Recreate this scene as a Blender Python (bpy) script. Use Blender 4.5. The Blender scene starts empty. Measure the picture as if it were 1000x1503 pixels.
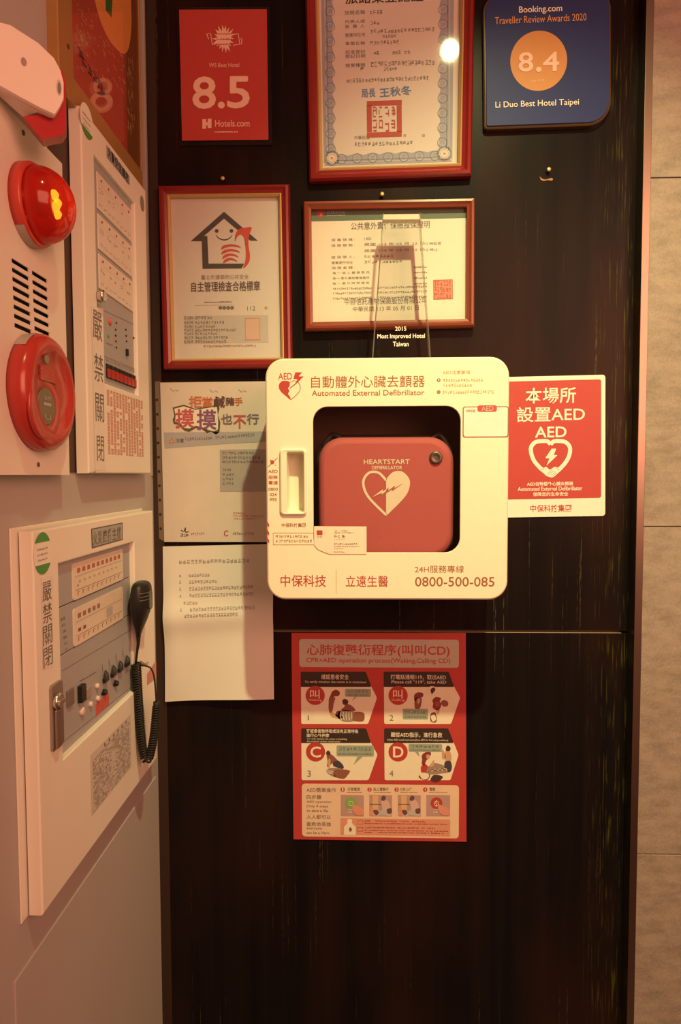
import bpy, bmesh, math, random
from mathutils import Vector, Matrix

SC = bpy.context.scene
COL = SC.collection

# ------------------------------------------------------------------ camera
EYE = Vector((0.0, -1.25, 1.40))
FPX = 1018.0                                    # focal length in pixels of the 1000 px wide frame
_d = Vector((32.0, 54.5, -FPX)).normalized()    # the wall's inward direction seen from the camera
_u = Vector((math.sin(math.radians(-0.1)), math.cos(math.radians(-0.1)), 0))
_u = (_u - _d * _u.dot(_d)).normalized()
_x = _d.cross(_u)
ROT = Matrix((_x, _d, _u))                      # camera axes -> world axes
cam_data = bpy.data.cameras.new('camera')
cam_data.sensor_fit = 'HORIZONTAL'
cam_data.sensor_width = 36.0
cam_data.lens = 36.0 * FPX / 1000.0
cam_data.clip_start = 0.02
cam = bpy.data.objects.new('camera', cam_data)
COL.objects.link(cam)
cam.matrix_world = Matrix.Translation(EYE) @ ROT.to_4x4()
SC.camera = cam

# ------------------------------------------------------------------ world, lamps, exposure
world = bpy.data.worlds.new('lobby_glow')
SC.world = world
world.use_nodes = True
_bg = world.node_tree.nodes['Background']
_bg.inputs[0].default_value = (1.0, 0.34, 0.18, 1)
_bg.inputs[1].default_value = 0.30

def area_lamp(name, loc, target, size, size_y, energy, color):
    ld = bpy.data.lights.new(name, 'AREA')
    ld.shape = 'RECTANGLE'; ld.size = size; ld.size_y = size_y
    ld.energy = energy; ld.color = color
    o = bpy.data.objects.new(name, ld); COL.objects.link(o)
    o.location = loc
    o.rotation_euler = (Vector(target) - Vector(loc)).to_track_quat('-Z', 'Y').to_euler()
    return o

def spot_lamp(name, loc, target, energy, color, cone, blend, radius):
    ld = bpy.data.lights.new(name, 'SPOT')
    ld.energy = energy; ld.color = color
    ld.spot_size = math.radians(cone); ld.spot_blend = blend
    ld.shadow_soft_size = radius
    o = bpy.data.objects.new(name, ld); COL.objects.link(o)
    o.location = loc
    o.rotation_euler = (Vector(target) - Vector(loc)).to_track_quat('-Z', 'Y').to_euler()
    return o

spot_lamp('ceiling_downlight', (0.29, -1.13, 2.79), (0.29, -0.05, 1.21), 190.0, (0.88, 0.84, 0.37), 57, 1.0, 0.026)
area_lamp('warm_fill_light', (1.15, -2.15, 2.0), (-0.35, -0.4, 1.4), 1.3, 1.3, 40.0, (1.0, 0.41, 0.235))  # added warm fill, placed to the right to brighten the left wall

SC.view_settings.view_transform = 'Standard'
SC.view_settings.look = 'None'
SC.view_settings.exposure = 0.0
SC.view_settings.gamma = 1.0
SC.view_settings.use_curve_mapping = False

# ------------------------------------------------------------------ materials
MATS = {}

def M(name, rgb, rough=0.55, metal=0.0, var=0.06, scale=60.0, bump=0.0, spec=0.5):
    if name in MATS:
        return MATS[name]
    m = bpy.data.materials.new(name); m.use_nodes = True
    nt = m.node_tree; n = nt.nodes; l = nt.links
    p = n['Principled BSDF']
    p.inputs['Roughness'].default_value = rough
    p.inputs['Metallic'].default_value = metal
    p.inputs['Specular IOR Level'].default_value = spec
    tc = n.new('ShaderNodeTexCoord')
    nz = n.new('ShaderNodeTexNoise'); nz.inputs['Scale'].default_value = scale; nz.inputs['Detail'].default_value = 3
    l.new(tc.outputs['Object'], nz.inputs['Vector'])
    mx = n.new('ShaderNodeMix'); mx.data_type = 'RGBA'
    mx.inputs['A'].default_value = tuple(c * (1 - var) for c in rgb) + (1,)
    mx.inputs['B'].default_value = tuple(min(1, c * (1 + var)) for c in rgb) + (1,)
    l.new(nz.outputs['Fac'], mx.inputs['Factor'])
    l.new(mx.outputs['Result'], p.inputs['Base Color'])
    if bump:
        b = n.new('ShaderNodeBump'); b.inputs['Strength'].default_value = bump; b.inputs['Distance'].default_value = 0.001
        l.new(nz.outputs['Fac'], b.inputs['Height']); l.new(b.outputs['Normal'], p.inputs['Normal'])
    MATS[name] = m
    return m

def clear_mat(name, tint=(0.96, 0.96, 0.96), ior=1.45, rough=0.03):
    if name in MATS:
        return MATS[name]
    m = bpy.data.materials.new(name); m.use_nodes = True
    nt = m.node_tree; n = nt.nodes; l = nt.links
    for q in list(n):
        if q.type == 'BSDF_PRINCIPLED': n.remove(q)
    out = [q for q in n if q.type == 'OUTPUT_MATERIAL'][0]
    t = n.new('ShaderNodeBsdfTransparent'); t.inputs[0].default_value = tint + (1,)
    g = n.new('ShaderNodeBsdfGlossy'); g.inputs['Roughness'].default_value = rough
    f = n.new('ShaderNodeFresnel'); f.inputs[0].default_value = ior
    mx = n.new('ShaderNodeMixShader')
    ge = n.new('ShaderNodeNewGeometry'); fm = n.new('ShaderNodeMath'); fm.operation = 'MULTIPLY_ADD'; fm.inputs[1].default_value = -1.0; fm.inputs[2].default_value = 1.0
    fx = n.new('ShaderNodeMath'); fx.operation = 'MULTIPLY'
    l.new(ge.outputs['Backfacing'], fm.inputs[0]); l.new(fm.outputs[0], fx.inputs[0]); l.new(f.outputs[0], fx.inputs[1])
    l.new(fx.outputs[0], mx.inputs[0]); l.new(t.outputs[0], mx.inputs[1]); l.new(g.outputs[0], mx.inputs[2])
    l.new(mx.outputs[0], out.inputs[0])
    MATS[name] = m
    return m

def lens_mat(name, tint, body, frac=0.45):
    m = clear_mat(name, tint, 1.45, 0.08)
    nt = m.node_tree; n = nt.nodes; l = nt.links
    out = [q for q in n if q.type == 'OUTPUT_MATERIAL'][0]
    src = out.inputs[0].links[0].from_socket
    p = n.new('ShaderNodeBsdfPrincipled'); p.inputs['Base Color'].default_value = body + (1,)
    p.inputs['Roughness'].default_value = 0.15
    tr = n.new('ShaderNodeBsdfTranslucent'); tr.inputs[0].default_value = body + (1,)
    m0 = n.new('ShaderNodeMixShader'); m0.inputs[0].default_value = 0.4
    l.new(p.outputs[0], m0.inputs[1]); l.new(tr.outputs[0], m0.inputs[2])
    mx = n.new('ShaderNodeMixShader'); mx.inputs[0].default_value = 1 - frac
    l.new(src, mx.inputs[1]); l.new(m0.outputs[0], mx.inputs[2]); l.new(mx.outputs[0], out.inputs[0])
    return m

def glow_mat(name, rgb, strength):
    m = bpy.data.materials.new(name); m.use_nodes = True
    p = m.node_tree.nodes['Principled BSDF']
    p.inputs['Base Color'].default_value = rgb + (1,)
    p.inputs['Emission Color'].default_value = rgb + (1,)
    p.inputs['Emission Strength'].default_value = strength
    MATS[name] = m
    return m

def wood_mat():
    m = bpy.data.materials.new('black_stained_wood'); m.use_nodes = True
    nt = m.node_tree; n = nt.nodes; l = nt.links; p = n['Principled BSDF']
    tc = n.new('ShaderNodeTexCoord')
    def grain(sc, scale, detail, lo, hi, clo, chi):
        mp = n.new('ShaderNodeMapping'); mp.inputs['Scale'].default_value = sc
        l.new(tc.outputs['Object'], mp.inputs['Vector'])
        nz = n.new('ShaderNodeTexNoise'); nz.inputs['Scale'].default_value = scale; nz.inputs['Detail'].default_value = detail
        l.new(mp.outputs[0], nz.inputs['Vector'])
        r = n.new('ShaderNodeValToRGB'); r.color_ramp.elements[0].position = lo; r.color_ramp.elements[1].position = hi
        r.color_ramp.elements[0].color = clo + (1,); r.color_ramp.elements[1].color = chi + (1,)
        l.new(nz.outputs['Fac'], r.inputs['Fac'])
        return r, nz
    base, nz1 = grain((1, 1, 0.025), 40, 8, 0.30, 0.80, (0.0055, 0.0048, 0.0062), (0.0125, 0.0084, 0.0082))
    pale, nz2 = grain((1, 1, 0.010), 210, 2, 0.63, 0.70, (0, 0, 0), (1, 1, 1))
    brk, nz3 = grain((1, 1, 0.25), 9, 3, 0.47, 0.62, (0, 0, 0), (1, 1, 1))
    speck, nz4 = grain((1, 1, 0.16), 420, 2, 0.40, 0.58, (0, 0, 0), (1, 1, 1))
    def mulm(a, b2):
        q = n.new('ShaderNodeMath'); q.operation = 'MULTIPLY'; l.new(a, q.inputs[0]); l.new(b2, q.inputs[1]); return q.outputs[0]
    streak = mulm(mulm(pale.outputs[0], brk.outputs[0]), speck.outputs[0])
    hue, nz5 = grain((1, 1, 0.35), 5, 2, 0.45, 0.70, (0, 0, 0), (1, 1, 1))
    warm = n.new('ShaderNodeMix'); warm.data_type = 'RGBA'; warm.inputs['B'].default_value = (0.024, 0.0095, 0.0075, 1)
    l.new(hue.outputs[0], warm.inputs['Factor']); l.new(base.outputs[0], warm.inputs['A'])
    mx0 = n.new('ShaderNodeMix'); mx0.data_type = 'RGBA'; mx0.inputs['B'].default_value = (0.085, 0.062, 0.030, 1)
    l.new(streak, mx0.inputs['Factor']); l.new(warm.outputs['Result'], mx0.inputs['A'])
    # worn, olive-tinged grain along the panel's right edge
    sx = n.new('ShaderNodeSeparateXYZ'); l.new(tc.outputs['Object'], sx.inputs[0])
    edge = n.new('ShaderNodeMapRange'); edge.inputs['From Min'].default_value = 0.40; edge.inputs['From Max'].default_value = 0.452
    l.new(sx.outputs['X'], edge.inputs['Value'])
    fine_, nz6 = grain((1, 1, 0.03), 330, 2, 0.54, 0.66, (0, 0, 0), (1, 1, 1))
    sp2, nz7 = grain((1, 1, 0.3), 60, 3, 0.42, 0.6, (0, 0, 0), (1, 1, 1))
    mx = n.new('ShaderNodeMix'); mx.data_type = 'RGBA'; mx.inputs['B'].default_value = (0.060, 0.056, 0.012, 1)
    l.new(mulm(mulm(fine_.outputs[0], sp2.outputs[0]), edge.outputs[0]), mx.inputs['Factor']); l.new(mx0.outputs['Result'], mx.inputs['A'])
    l.new(mx.outputs['Result'], p.inputs['Base Color'])
    p.inputs['Roughness'].default_value = 0.30
    p.inputs['Specular IOR Level'].default_value = 0.08
    b = n.new('ShaderNodeBump'); b.inputs['Strength'].default_value = 0.12; b.inputs['Distance'].default_value = 0.0006
    l.new(nz1.outputs['Fac'], b.inputs['Height']); l.new(b.outputs['Normal'], p.inputs['Normal'])
    return m

def tile_mat():
    m = bpy.data.materials.new('brown_stone_tile'); m.use_nodes = True
    nt = m.node_tree; n = nt.nodes; l = nt.links; p = n['Principled BSDF']
    tc = n.new('ShaderNodeTexCoord')
    mp = n.new('ShaderNodeMapping'); mp.inputs['Scale'].default_value = (1, 1, 2.2); mp.inputs['Rotation'].default_value = (0, 0.35, 0)
    l.new(tc.outputs['Object'], mp.inputs['Vector'])
    a = n.new('ShaderNodeTexNoise'); a.inputs['Scale'].default_value = 24; a.inputs['Detail'].default_value = 6; a.inputs['Roughness'].default_value = 0.6
    l.new(mp.outputs[0], a.inputs['Vector'])
    g = n.new('ShaderNodeTexNoise'); g.inputs['Scale'].default_value = 380; g.inputs['Detail'].default_value = 2
    l.new(tc.outputs['Object'], g.inputs['Vector'])
    mxf = n.new('ShaderNodeMath'); mxf.operation = 'MULTIPLY_ADD'; mxf.inputs[1].default_value = 0.55
    l.new(g.outputs['Fac'], mxf.inputs[0]); l.new(a.outputs['Fac'], mxf.inputs[2])
    r = n.new('ShaderNodeValToRGB'); r.color_ramp.elements[0].position = 0.4; r.color_ramp.elements[1].position = 0.95
    r.color_ramp.elements[0].color = (0.175, 0.145, 0.125, 1); r.color_ramp.elements[1].color = (0.33, 0.275, 0.24, 1)
    l.new(mxf.outputs[0], r.inputs['Fac']); l.new(r.outputs[0], p.inputs['Base Color'])
    p.inputs['Roughness'].default_value = 0.6
    b = n.new('ShaderNodeBump'); b.inputs['Strength'].default_value = 0.25; b.inputs['Distance'].default_value = 0.001
    l.new(mxf.outputs[0], b.inputs['Height']); l.new(b.outputs['Normal'], p.inputs['Normal'])
    return m

WOOD = wood_mat(); TILE = tile_mat()
WHITE = M('white_print', (0.80, 0.78, 0.72), 0.6)
PAPER = M('white_paper', (0.66, 0.645, 0.62), 0.75, var=0.03, scale=25)
CREAMP = M('cream_card', (0.74, 0.68, 0.58), 0.7, var=0.03)
BLACK = M('black_ink', (0.02, 0.018, 0.018), 0.6)
GREY = M('grey_ink', (0.16, 0.15, 0.15), 0.7)
PALEGREY = M('pale_grey_ink', (0.42, 0.42, 0.43), 0.7)
RED = M('red_print', (0.43, 0.045, 0.042), 0.5)
REDINK = M('red_ink', (0.42, 0.055, 0.045), 0.6)
RUST = M('rust_ink', (0.30, 0.105, 0.05), 0.6)
OCHRE = M('ochre_ink', (0.50, 0.36, 0.14), 0.6)
BLUEINK = M('blue_ink', (0.11, 0.20, 0.46), 0.6)
BAND = M('grey_blue_border', (0.33, 0.37, 0.46), 0.7)
GLASS = clear_mat('frame_glass', (0.97, 0.97, 0.97), 1.42, 0.04)
ACRYL = clear_mat('clear_acrylic', (0.95, 0.955, 0.95), 1.48, 0.03)
PLASTIC = M('white_plastic', (0.79, 0.77, 0.64), 0.35, var=0.02)
PAINT = M('cream_enamel', (0.78, 0.74, 0.68), 0.45, var=0.02, scale=12)
PAINTPINK = M('white_enamel', (0.78, 0.73, 0.69), 0.4, var=0.02)
GREYWALL = M('grey_painted_wall', (0.42, 0.385, 0.385), 0.6, var=0.04, scale=5)
GREYPANEL = M('grey_steel_panel', (0.36, 0.36, 0.39), 0.5, var=0.03)
CHROME = M('brushed_chrome', (0.62, 0.6, 0.58), 0.25, 1.0, var=0.05)
STEEL = M('polished_steel_trim', (0.23, 0.19, 0.16), 0.30, 1.0, var=0.04, scale=8)
BLACKPL = M('black_plastic', (0.015, 0.014, 0.014), 0.42, spec=0.35)
RUBBER = M('black_rubber', (0.016, 0.014, 0.013), 0.55, spec=0.3)

# ------------------------------------------------------------------ geometry helpers
class Plane:
    """A flat surface in the room; turns a point of the photograph into the point of the surface seen there."""
    def __init__(self, p0, n, e1, rot=0.0):
        self.p0 = Vector(p0); self.n = Vector(n).normalized()
        e1 = Vector(e1).normalized(); e2 = -e1.cross(self.n)
        if e2.z < 0: e2 = -e2
        c, s = math.cos(rot), math.sin(rot)
        self.e1 = e1 * c + e2 * s; self.e2 = e2 * c - e1 * s
    def pt(self, u, v, lift=0.0):
        r = ROT @ Vector(((u - 500.0) / FPX, -(v - 751.5) / FPX, -1.0))
        p = self.p0 + self.n * lift * 0
        t = (p - EYE).dot(self.n) / r.dot(self.n)
        return EYE + r * t + self.n * lift
    def up(self, lift):
        q = Plane.__new__(Plane); q.p0 = self.p0 + self.n * lift; q.n = self.n; q.e1 = self.e1; q.e2 = self.e2
        return q
    def rect(self, u0, v0, u1, v1):
        um, vm = (u0 + u1) / 2, (v0 + v1) / 2
        c = self.pt(um, vm)
        w = (self.pt(u1, vm) - self.pt(u0, vm)).dot(self.e1)
        h = (self.pt(um, v0) - self.pt(um, v1)).dot(self.e2)
        return c, abs(w), abs(h)

def BACK(y, rot=0.0): return Plane((0, y, 0), (0, -1, 0), (1, 0, 0), rot)
def LEFT(x): return Plane((x, 0, 0), (1, 0, 0), (0, 1, 0))

class Crop:
    """Coordinates read off an enlarged crop of the photograph."""
    def __init__(self, u0, v0, s): self.u0, self.v0, self.s = u0, v0, s
    def __call__(self, *a): return [(self.u0 + a[i] / self.s, self.v0 + a[i + 1] / self.s) for i in range(0, len(a), 2)]
    def p(self, x, y): return (self.u0 + x / self.s, self.v0 + y / self.s)
    def b(self, x0, y0, x1, y1): return (self.u0 + x0 / self.s, self.v0 + y0 / self.s, self.u0 + x1 / self.s, self.v0 + y1 / self.s)

_tc = {}
def glyphs(s, bold=0.0):
    k = (s, bold)
    if k not in _tc:
        cu = bpy.data.curves.new('type', 'FONT'); cu.body = s; cu.size = 1; cu.resolution_u = 3; cu.offset = bold
        o = bpy.data.objects.new('type', cu); COL.objects.link(o)
        bpy.context.view_layer.update()
        me = bpy.data.meshes.new_from_object(o.evaluated_get(bpy.context.evaluated_depsgraph_get()))
        vs = [(v.co.x, v.co.y) for v in me.vertices]; fs = [tuple(p.vertices) for p in me.polygons]
        bpy.data.objects.remove(o); bpy.data.curves.remove(cu); bpy.data.meshes.remove(me)
        x0, x1 = min(v[0] for v in vs), max(v[0] for v in vs); y0, y1 = min(v[1] for v in vs), max(v[1] for v in vs)
        _tc[k] = ([((x - x0) / (x1 - x0), (y - y0) / (y1 - y0)) for x, y in vs], fs)
    return _tc[k]

def smooth(pts, n=6, closed=True):
    """Catmull-Rom through the points."""
    out = []; m = len(pts)
    for i in range(m if closed else m - 1):
        g = (lambda k: pts[k % m]) if closed else (lambda k: pts[min(max(k, 0), m - 1)])
        a, b, c, d = (Vector(g(i + k)) for k in (-1, 0, 1, 2))
        for j in range(n):
            t = j / n
            out.append(0.5 * ((2 * b) + (c - a) * t + (2 * a - 5 * b + 4 * c - d) * t * t + (3 * b - a - 3 * c + d) * t ** 3))
    if not closed: out.append(Vector(pts[-1]))
    return out

def rr2(w, h, r, k=6):
    """Rounded rectangle round the origin, same number of points whatever its size."""
    r = max(min(r, w / 2 - 1e-6, h / 2 - 1e-6), 1e-5); o = []
    rs = r if isinstance(r, (list, tuple)) else (r,) * 4
    for q, (sx, sy) in enumerate(((1, 1), (-1, 1), (-1, -1), (1, -1))):
        cx, cy = sx * (w / 2 - r), sy * (h / 2 - r)
        for j in range(k + 1):
            a = math.pi / 2 * (q + j / k)
            o.append((cx + r * math.cos(a), cy + r * math.sin(a)))
    return o

ROOTS = {}

class B:
    def __init__(self): self.bm = bmesh.new(); self.mats = []
    def mi(self, m):
        if m not in self.mats: self.mats.append(m)
        return self.mats.index(m)
    def face(self, pts, m, sm=False):
        f = self.bm.faces.new([self.bm.verts.new(p) for p in pts]); f.material_index = self.mi(m); f.smooth = sm
        return self
    def poly(self, pl, px, m): return self.face([pl.pt(u, v) for u, v in px], m)
    def loops(self, ls, m, cap0=True, cap1=True, sm=True, closed=True):
        k = self.mi(m); vs = [[self.bm.verts.new(p) for p in l] for l in ls]; n = len(ls[0])
        for a, b in zip(vs, vs[1:]):
            for i in range(n if closed else n - 1):
                f = self.bm.faces.new((a[i], a[(i + 1) % n], b[(i + 1) % n], b[i])); f.material_index = k; f.smooth = sm
        for c, l in ((cap0, vs[0]), (cap1, vs[-1])):
            if c:
                f = self.bm.faces.new(l); f.material_index = k
        return self
    def slab(self, pl, px, m, lo, hi):
        a = [pl.pt(u, v) for u, v in px]
        return self.loops([[p + pl.n * lo for p in a], [p + pl.n * hi for p in a]], m, sm=False)
    def add(self, t, m, sm=False):
        k = self.mi(m); mp = {v: self.bm.verts.new(v.co) for v in t.verts}
        for f in t.faces:
            g = self.bm.faces.new([mp[v] for v in f.verts]); g.material_index = k; g.smooth = sm
        t.free(); return self
    def box(self, lo, hi, m, bev=0.0, seg=2):
        t = bmesh.new(); bmesh.ops.create_cube(t, size=1)
        for v in t.verts: v.co = Vector([lo[i] + (v.co[i] + 0.5) * (hi[i] - lo[i]) for i in range(3)])
        if bev: bmesh.ops.bevel(t, geom=list(t.edges), offset=bev, segments=seg, affect='EDGES', profile=0.5)
        return self.add(t, m)
    def holed(self, outer, holes, vec, m, bev=0.0, wallm=None):
        """Slab with holes: outer and hole loops on its front, pushed back by vec."""
        t = bmesh.new(); vec = Vector(vec)
        def fill(off):
            es = []; rings = []
            for l in [outer] + holes:
                vs = [t.verts.new(p + off) for p in l]; rings.append(vs)
                es += [t.edges.new((vs[i], vs[(i + 1) % len(vs)])) for i in range(len(vs))]
            bmesh.ops.triangle_fill(t, edges=es, use_beauty=True)
            return rings
        r0, r1 = fill(Vector()), fill(vec)
        for a, b in zip(r0, r1):
            for i in range(len(a)): t.faces.new((a[i], a[(i + 1) % len(a)], b[(i + 1) % len(a)], b[i]))
        bmesh.ops.recalc_face_normals(t, faces=t.faces)
        if bev:
            es = [e for e in t.edges if len(e.link_faces) == 2 and e.calc_face_angle(0) > 1.2 and (e.verts[0].co - outer[0]).dot(vec) < vec.length_squared * 0.5 and abs((e.verts[0].co - e.verts[1].co).normalized().dot(vec.normalized())) < 0.5]
            bmesh.ops.bevel(t, geom=es, offset=bev, segments=3, affect='EDGES', profile=0.5)
        return self.add(t, m)
    def rect(self, pl, px, m, lift=0.0, r=0.0):
        """Flat rectangle by its pixel box, square to the plane; r is the corner radius in pixels."""
        c, w, h = pl.rect(*px); k = w / max(1e-6, abs(px[2] - px[0]))
        sh = rr2(w, h, r * k, 4) if r else [(w/2, h/2), (-w/2, h/2), (-w/2, -h/2), (w/2, -h/2)]
        return self.face([c + pl.e1 * a + pl.e2 * b + pl.n * lift for a, b in sh], m)
    def rectslab(self, pl, px, m, lo, hi, r=0.0, bev=0.0):
        c, w, h = pl.rect(*px); k = w / max(1e-6, abs(px[2] - px[0]))
        ls = []
        prof = [(0, lo), (0, hi)] if not bev else [(0, lo), (0, hi - bev), (bev * 0.3, hi - bev * 0.3), (bev, hi)]
        for ins, l in prof:
            ls.append([c + pl.e1 * a + pl.e2 * b + pl.n * l for a, b in rr2(w - 2 * ins, h - 2 * ins, max(r * k - ins, 0.0002), 4)])
        return self.loops(ls, m, sm=False)
    def outline(self, pl, px, wpx, m):
        u0, v0, u1, v1 = px
        for q in ((u0, v0, u1, v0 + wpx), (u0, v1 - wpx, u1, v1), (u0, v0 + wpx, u0 + wpx, v1 - wpx), (u1 - wpx, v0 + wpx, u1, v1 - wpx)): self.rect(pl, q, m)
        return self
    def disc(self, pl, u, v, r, m, rv=None, n=28, lift=0.0, a0=0.0, a1=2 * math.pi):
        c = pl.pt(u, v); k = (pl.pt(u + 1, v) - pl.pt(u - 1, v)).dot(pl.e1) / 2
        kv = (pl.pt(u, v - 1) - pl.pt(u, v + 1)).dot(pl.e2) / 2
        rv = rv or r; full = abs(a1 - a0 - 2 * math.pi) < 1e-6
        pts = [c + pl.e1 * r * k * math.cos(a0 + (a1 - a0) * i / n) + pl.e2 * rv * kv * math.sin(a0 + (a1 - a0) * i / n) + pl.n * lift for i in range(n if full else n + 1)]
        return self.face(pts, m)
    def ring(self, pl, u, v, r0, r1, m, n=32):
        c = pl.pt(u, v); k = (pl.pt(u + 1, v) - pl.pt(u - 1, v)).dot(pl.e1) / 2
        ls = [[c + (pl.e1 * math.cos(2 * math.pi * i / n) + pl.e2 * math.sin(2 * math.pi * i / n)) * r * k for i in range(n)] for r in (r0, r1)]
        return self.loops(ls, m, False, False)
    def stroke(self, pl, px, w, m, closed=False):
        """A drawn line: px points, width(s) in pixels."""
        P = [Vector(p) for p in px]; n = len(P); ws = w if isinstance(w, (list, tuple)) else [w] * n
        L, R = [], []
        for i in range(n):
            a = P[(i - 1) % n] if closed or i else P[i]; b = P[(i + 1) % n] if closed or i < n - 1 else P[i]
            t = (b - a)
            if t.length < 1e-9: t = Vector((1, 0))
            t = t.normalized(); nn = Vector((-t.y, t.x)) * ws[i] / 2
            L.append(pl.pt(*(P[i] + nn))); R.append(pl.pt(*(P[i] - nn)))
        if closed: L.append(L[0]); R.append(R[0])
        k = self.mi(m)
        for i in range(len(L) - 1): self.face([L[i], L[i + 1], R[i + 1], R[i]], m)
        return self
    def text(self, pl, s, px, m, bold=0.0, rot=0.0):
        c, w, h = pl.rect(*px)
        if bold > 0.0121:
            d = bold * 0.75 * h
            for i, (dx, dy) in enumerate(((0, 0), (1, 0), (-1, 0), (0, 1), (0, -1), (.7, .7), (-.7, .7), (.7, -.7), (-.7, -.7))): self._type(pl, s, c + pl.e1 * dx * d + pl.e2 * dy * d + pl.n * 0.00003 * i, w - 2 * d, h - 2 * d, m, 0.0, rot)
            return self
        return self._type(pl, s, c, w, h, m, bold, rot)
    def _type(self, pl, s, c, w, h, m, bold, rot):
        vs, fs = glyphs(s, bold)
        cr, sr = math.cos(rot), math.sin(rot)
        e1 = pl.e1 * cr + pl.e2 * sr; e2 = pl.e2 * cr - pl.e1 * sr
        V = [self.bm.verts.new(c + e1 * ((a - 0.5) * w) + e2 * ((b - 0.5) * h)) for a, b in vs]; k = self.mi(m)
        for f in fs:
            try: g = self.bm.faces.new([V[i] for i in f]); g.material_index = k
            except ValueError: pass
        return self
    def fine(self, pl, px, n, m, seed=0, latin=False, drop=0.0, rot=0.0):
        """A line of print too small and blurred to read: n character-sized clumps of strokes."""
        rnd = random.Random(seed); c, w, h = pl.rect(*px); cw = w / n
        cr, sr = math.cos(rot), math.sin(rot); e1 = pl.e1 * cr + pl.e2 * sr; e2 = pl.e2 * cr - pl.e1 * sr
        def bar(x0, y0, x1, y1, l=0.0): self.face([c + e1 * a + e2 * b + pl.n * l for a, b in ((x0, y0), (x1, y0), (x1, y1), (x0, y1))], m)
        for i in range(n):
            if rnd.random() < drop: continue
            x = -w / 2 + i * cw; y = -h / 2; t = 0.16
            if latin:
                bar(x, y, x + cw * rnd.uniform(0.5, 0.8), y + h * rnd.uniform(0.4, 0.7)); continue
            for q in rnd.sample((0.0, 0.28, 0.56, 0.84), rnd.choice((2, 3, 3))):
                a = rnd.uniform(0.02, 0.25); bar(x + cw * a, y + h * q, x + cw * rnd.uniform(0.6, 0.86), y + h * (q + t * 0.8))
            for q in rnd.sample((0.06, 0.38, 0.66), rnd.choice((1, 1, 2))):
                bar(x + cw * q, y + h * rnd.uniform(0, 0.3), x + cw * (q + t * 0.8), y + h * rnd.uniform(0.7, 1), 0.00008)
        return self
    def tube(self, pts, r, m, n=8, caps=True):
        P = [Vector(p) for p in pts]; ls = []; ref = None
        for i, p in enumerate(P):
            t = (P[min(i + 1, len(P) - 1)] - P[max(i - 1, 0)]).normalized()
            if ref is None: ref = t.orthogonal()
            ref = (ref - t * ref.dot(t)).normalized(); b = t.cross(ref)
            rr = r[i] if isinstance(r, (list, tuple)) else r
            ls.append([p + (ref * math.cos(2 * math.pi * j / n) + b * math.sin(2 * math.pi * j / n)) * rr for j in range(n)])
        return self.loops(ls, m, caps, caps)
    def lathe(self, c, ax, prof, m, n=32, sy=1.0):
        ax = Vector(ax).normalized(); a = Vector((0, 0, 1)) if abs(ax.z) < 0.9 else Vector((1, 0, 0)); b = ax.cross(a)
        ls = [[Vector(c) + ax * h + (a * math.sin(2 * math.pi * i / n) * sy + b * math.cos(2 * math.pi * i / n)) * max(r, 1e-5) for i in range(n)] for r, h in prof]
        return self.loops(ls, m)
    def build(self, name, parent, label=None, mirror_normals=True):
        bmesh.ops.recalc_face_normals(self.bm, faces=self.bm.faces)
        me = bpy.data.meshes.new(name); loc = ROOTS.get(parent, Vector()) if parent else Vector()
        for v in self.bm.verts: v.co -= loc
        self.bm.to_mesh(me); self.bm.free()
        for m in self.mats: me.materials.append(m)
        o = bpy.data.objects.new(name, me); COL.objects.link(o)
        if parent: o.parent = parent; ROOTS[o] = loc
        if label: o['label'] = label
        return o

def thing(name, label, cat, loc, group=None):
    o = bpy.data.objects.new(name, None); COL.objects.link(o); o.empty_display_size = 0.03
    o.location = loc; ROOTS[o] = Vector(loc); o['label'] = label; o['category'] = cat
    if group: o['group'] = group
    return o

def struct(b, name):
    o = b.build(name, None); o['kind'] = 'structure'; return o

# ------------------------------------------------------------------ the setting
ZS = BACK(0).pt(810, 927).z                     # the joint between the two wood panels
b = B()
b.box((-0.40, 0.0, ZS + 0.002), (0.478, 0.018, 2.9), WOOD)
b.box((-0.40, 0.0, 0.0), (0.478, 0.018, ZS - 0.0026), WOOD)
RAW = M('raw_plywood_edge', (0.62, 0.50, 0.33), 0.8)
b.face([Vector(p) for p in ((-0.40, 0.0005, ZS - 0.0024), (0.466, 0.0005, ZS - 0.0024), (0.466, 0.018, ZS - 0.0024), (-0.40, 0.018, ZS - 0.0024))], RAW)
b.box((-0.40, 0.018, 0.0), (0.478, 0.03, 2.9), RAW)
struct(b, 'wall_back')

b = B()
tz = [BACK(-0.028).pt(u, v).z for u, v in ((960, 1254), (960, 773), (960, 261))]
st = tz[1] - tz[0]
lev = [0.0, tz[0] - st] + tz + [tz[2] + st, 2.9]
lev = sorted(z for z in lev if 0 <= z <= 2.9)
GROUT = M('dark_grout', (0.12, 0.09, 0.08), 0.9)
for z0, z1 in zip(lev, lev[1:]):
    for x0, x1 in ((0.489, 0.780), (0.780, 1.38)):
        b.box((x0 + 0.0006, -0.028, z0 + 0.0009), (x1 - 0.0006, 0.0, z1 - 0.0009), TILE, 0.0006, 1)
b.box((0.478, -0.025, 0), (1.40, 0.03, 2.9), GROUT)
struct(b, 'wall_right')

b = B()
b.box((-0.42, -2.3, 0), (-0.380, 0.03, 2.9), GREYWALL)
struct(b, 'wall_left')
b = B()
b.box((-0.42, -2.3, -0.05), (1.40, 0.03, 0.0), M('dark_floor_tile', (0.10, 0.075, 0.06), 0.4))
struct(b, 'floor')

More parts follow.
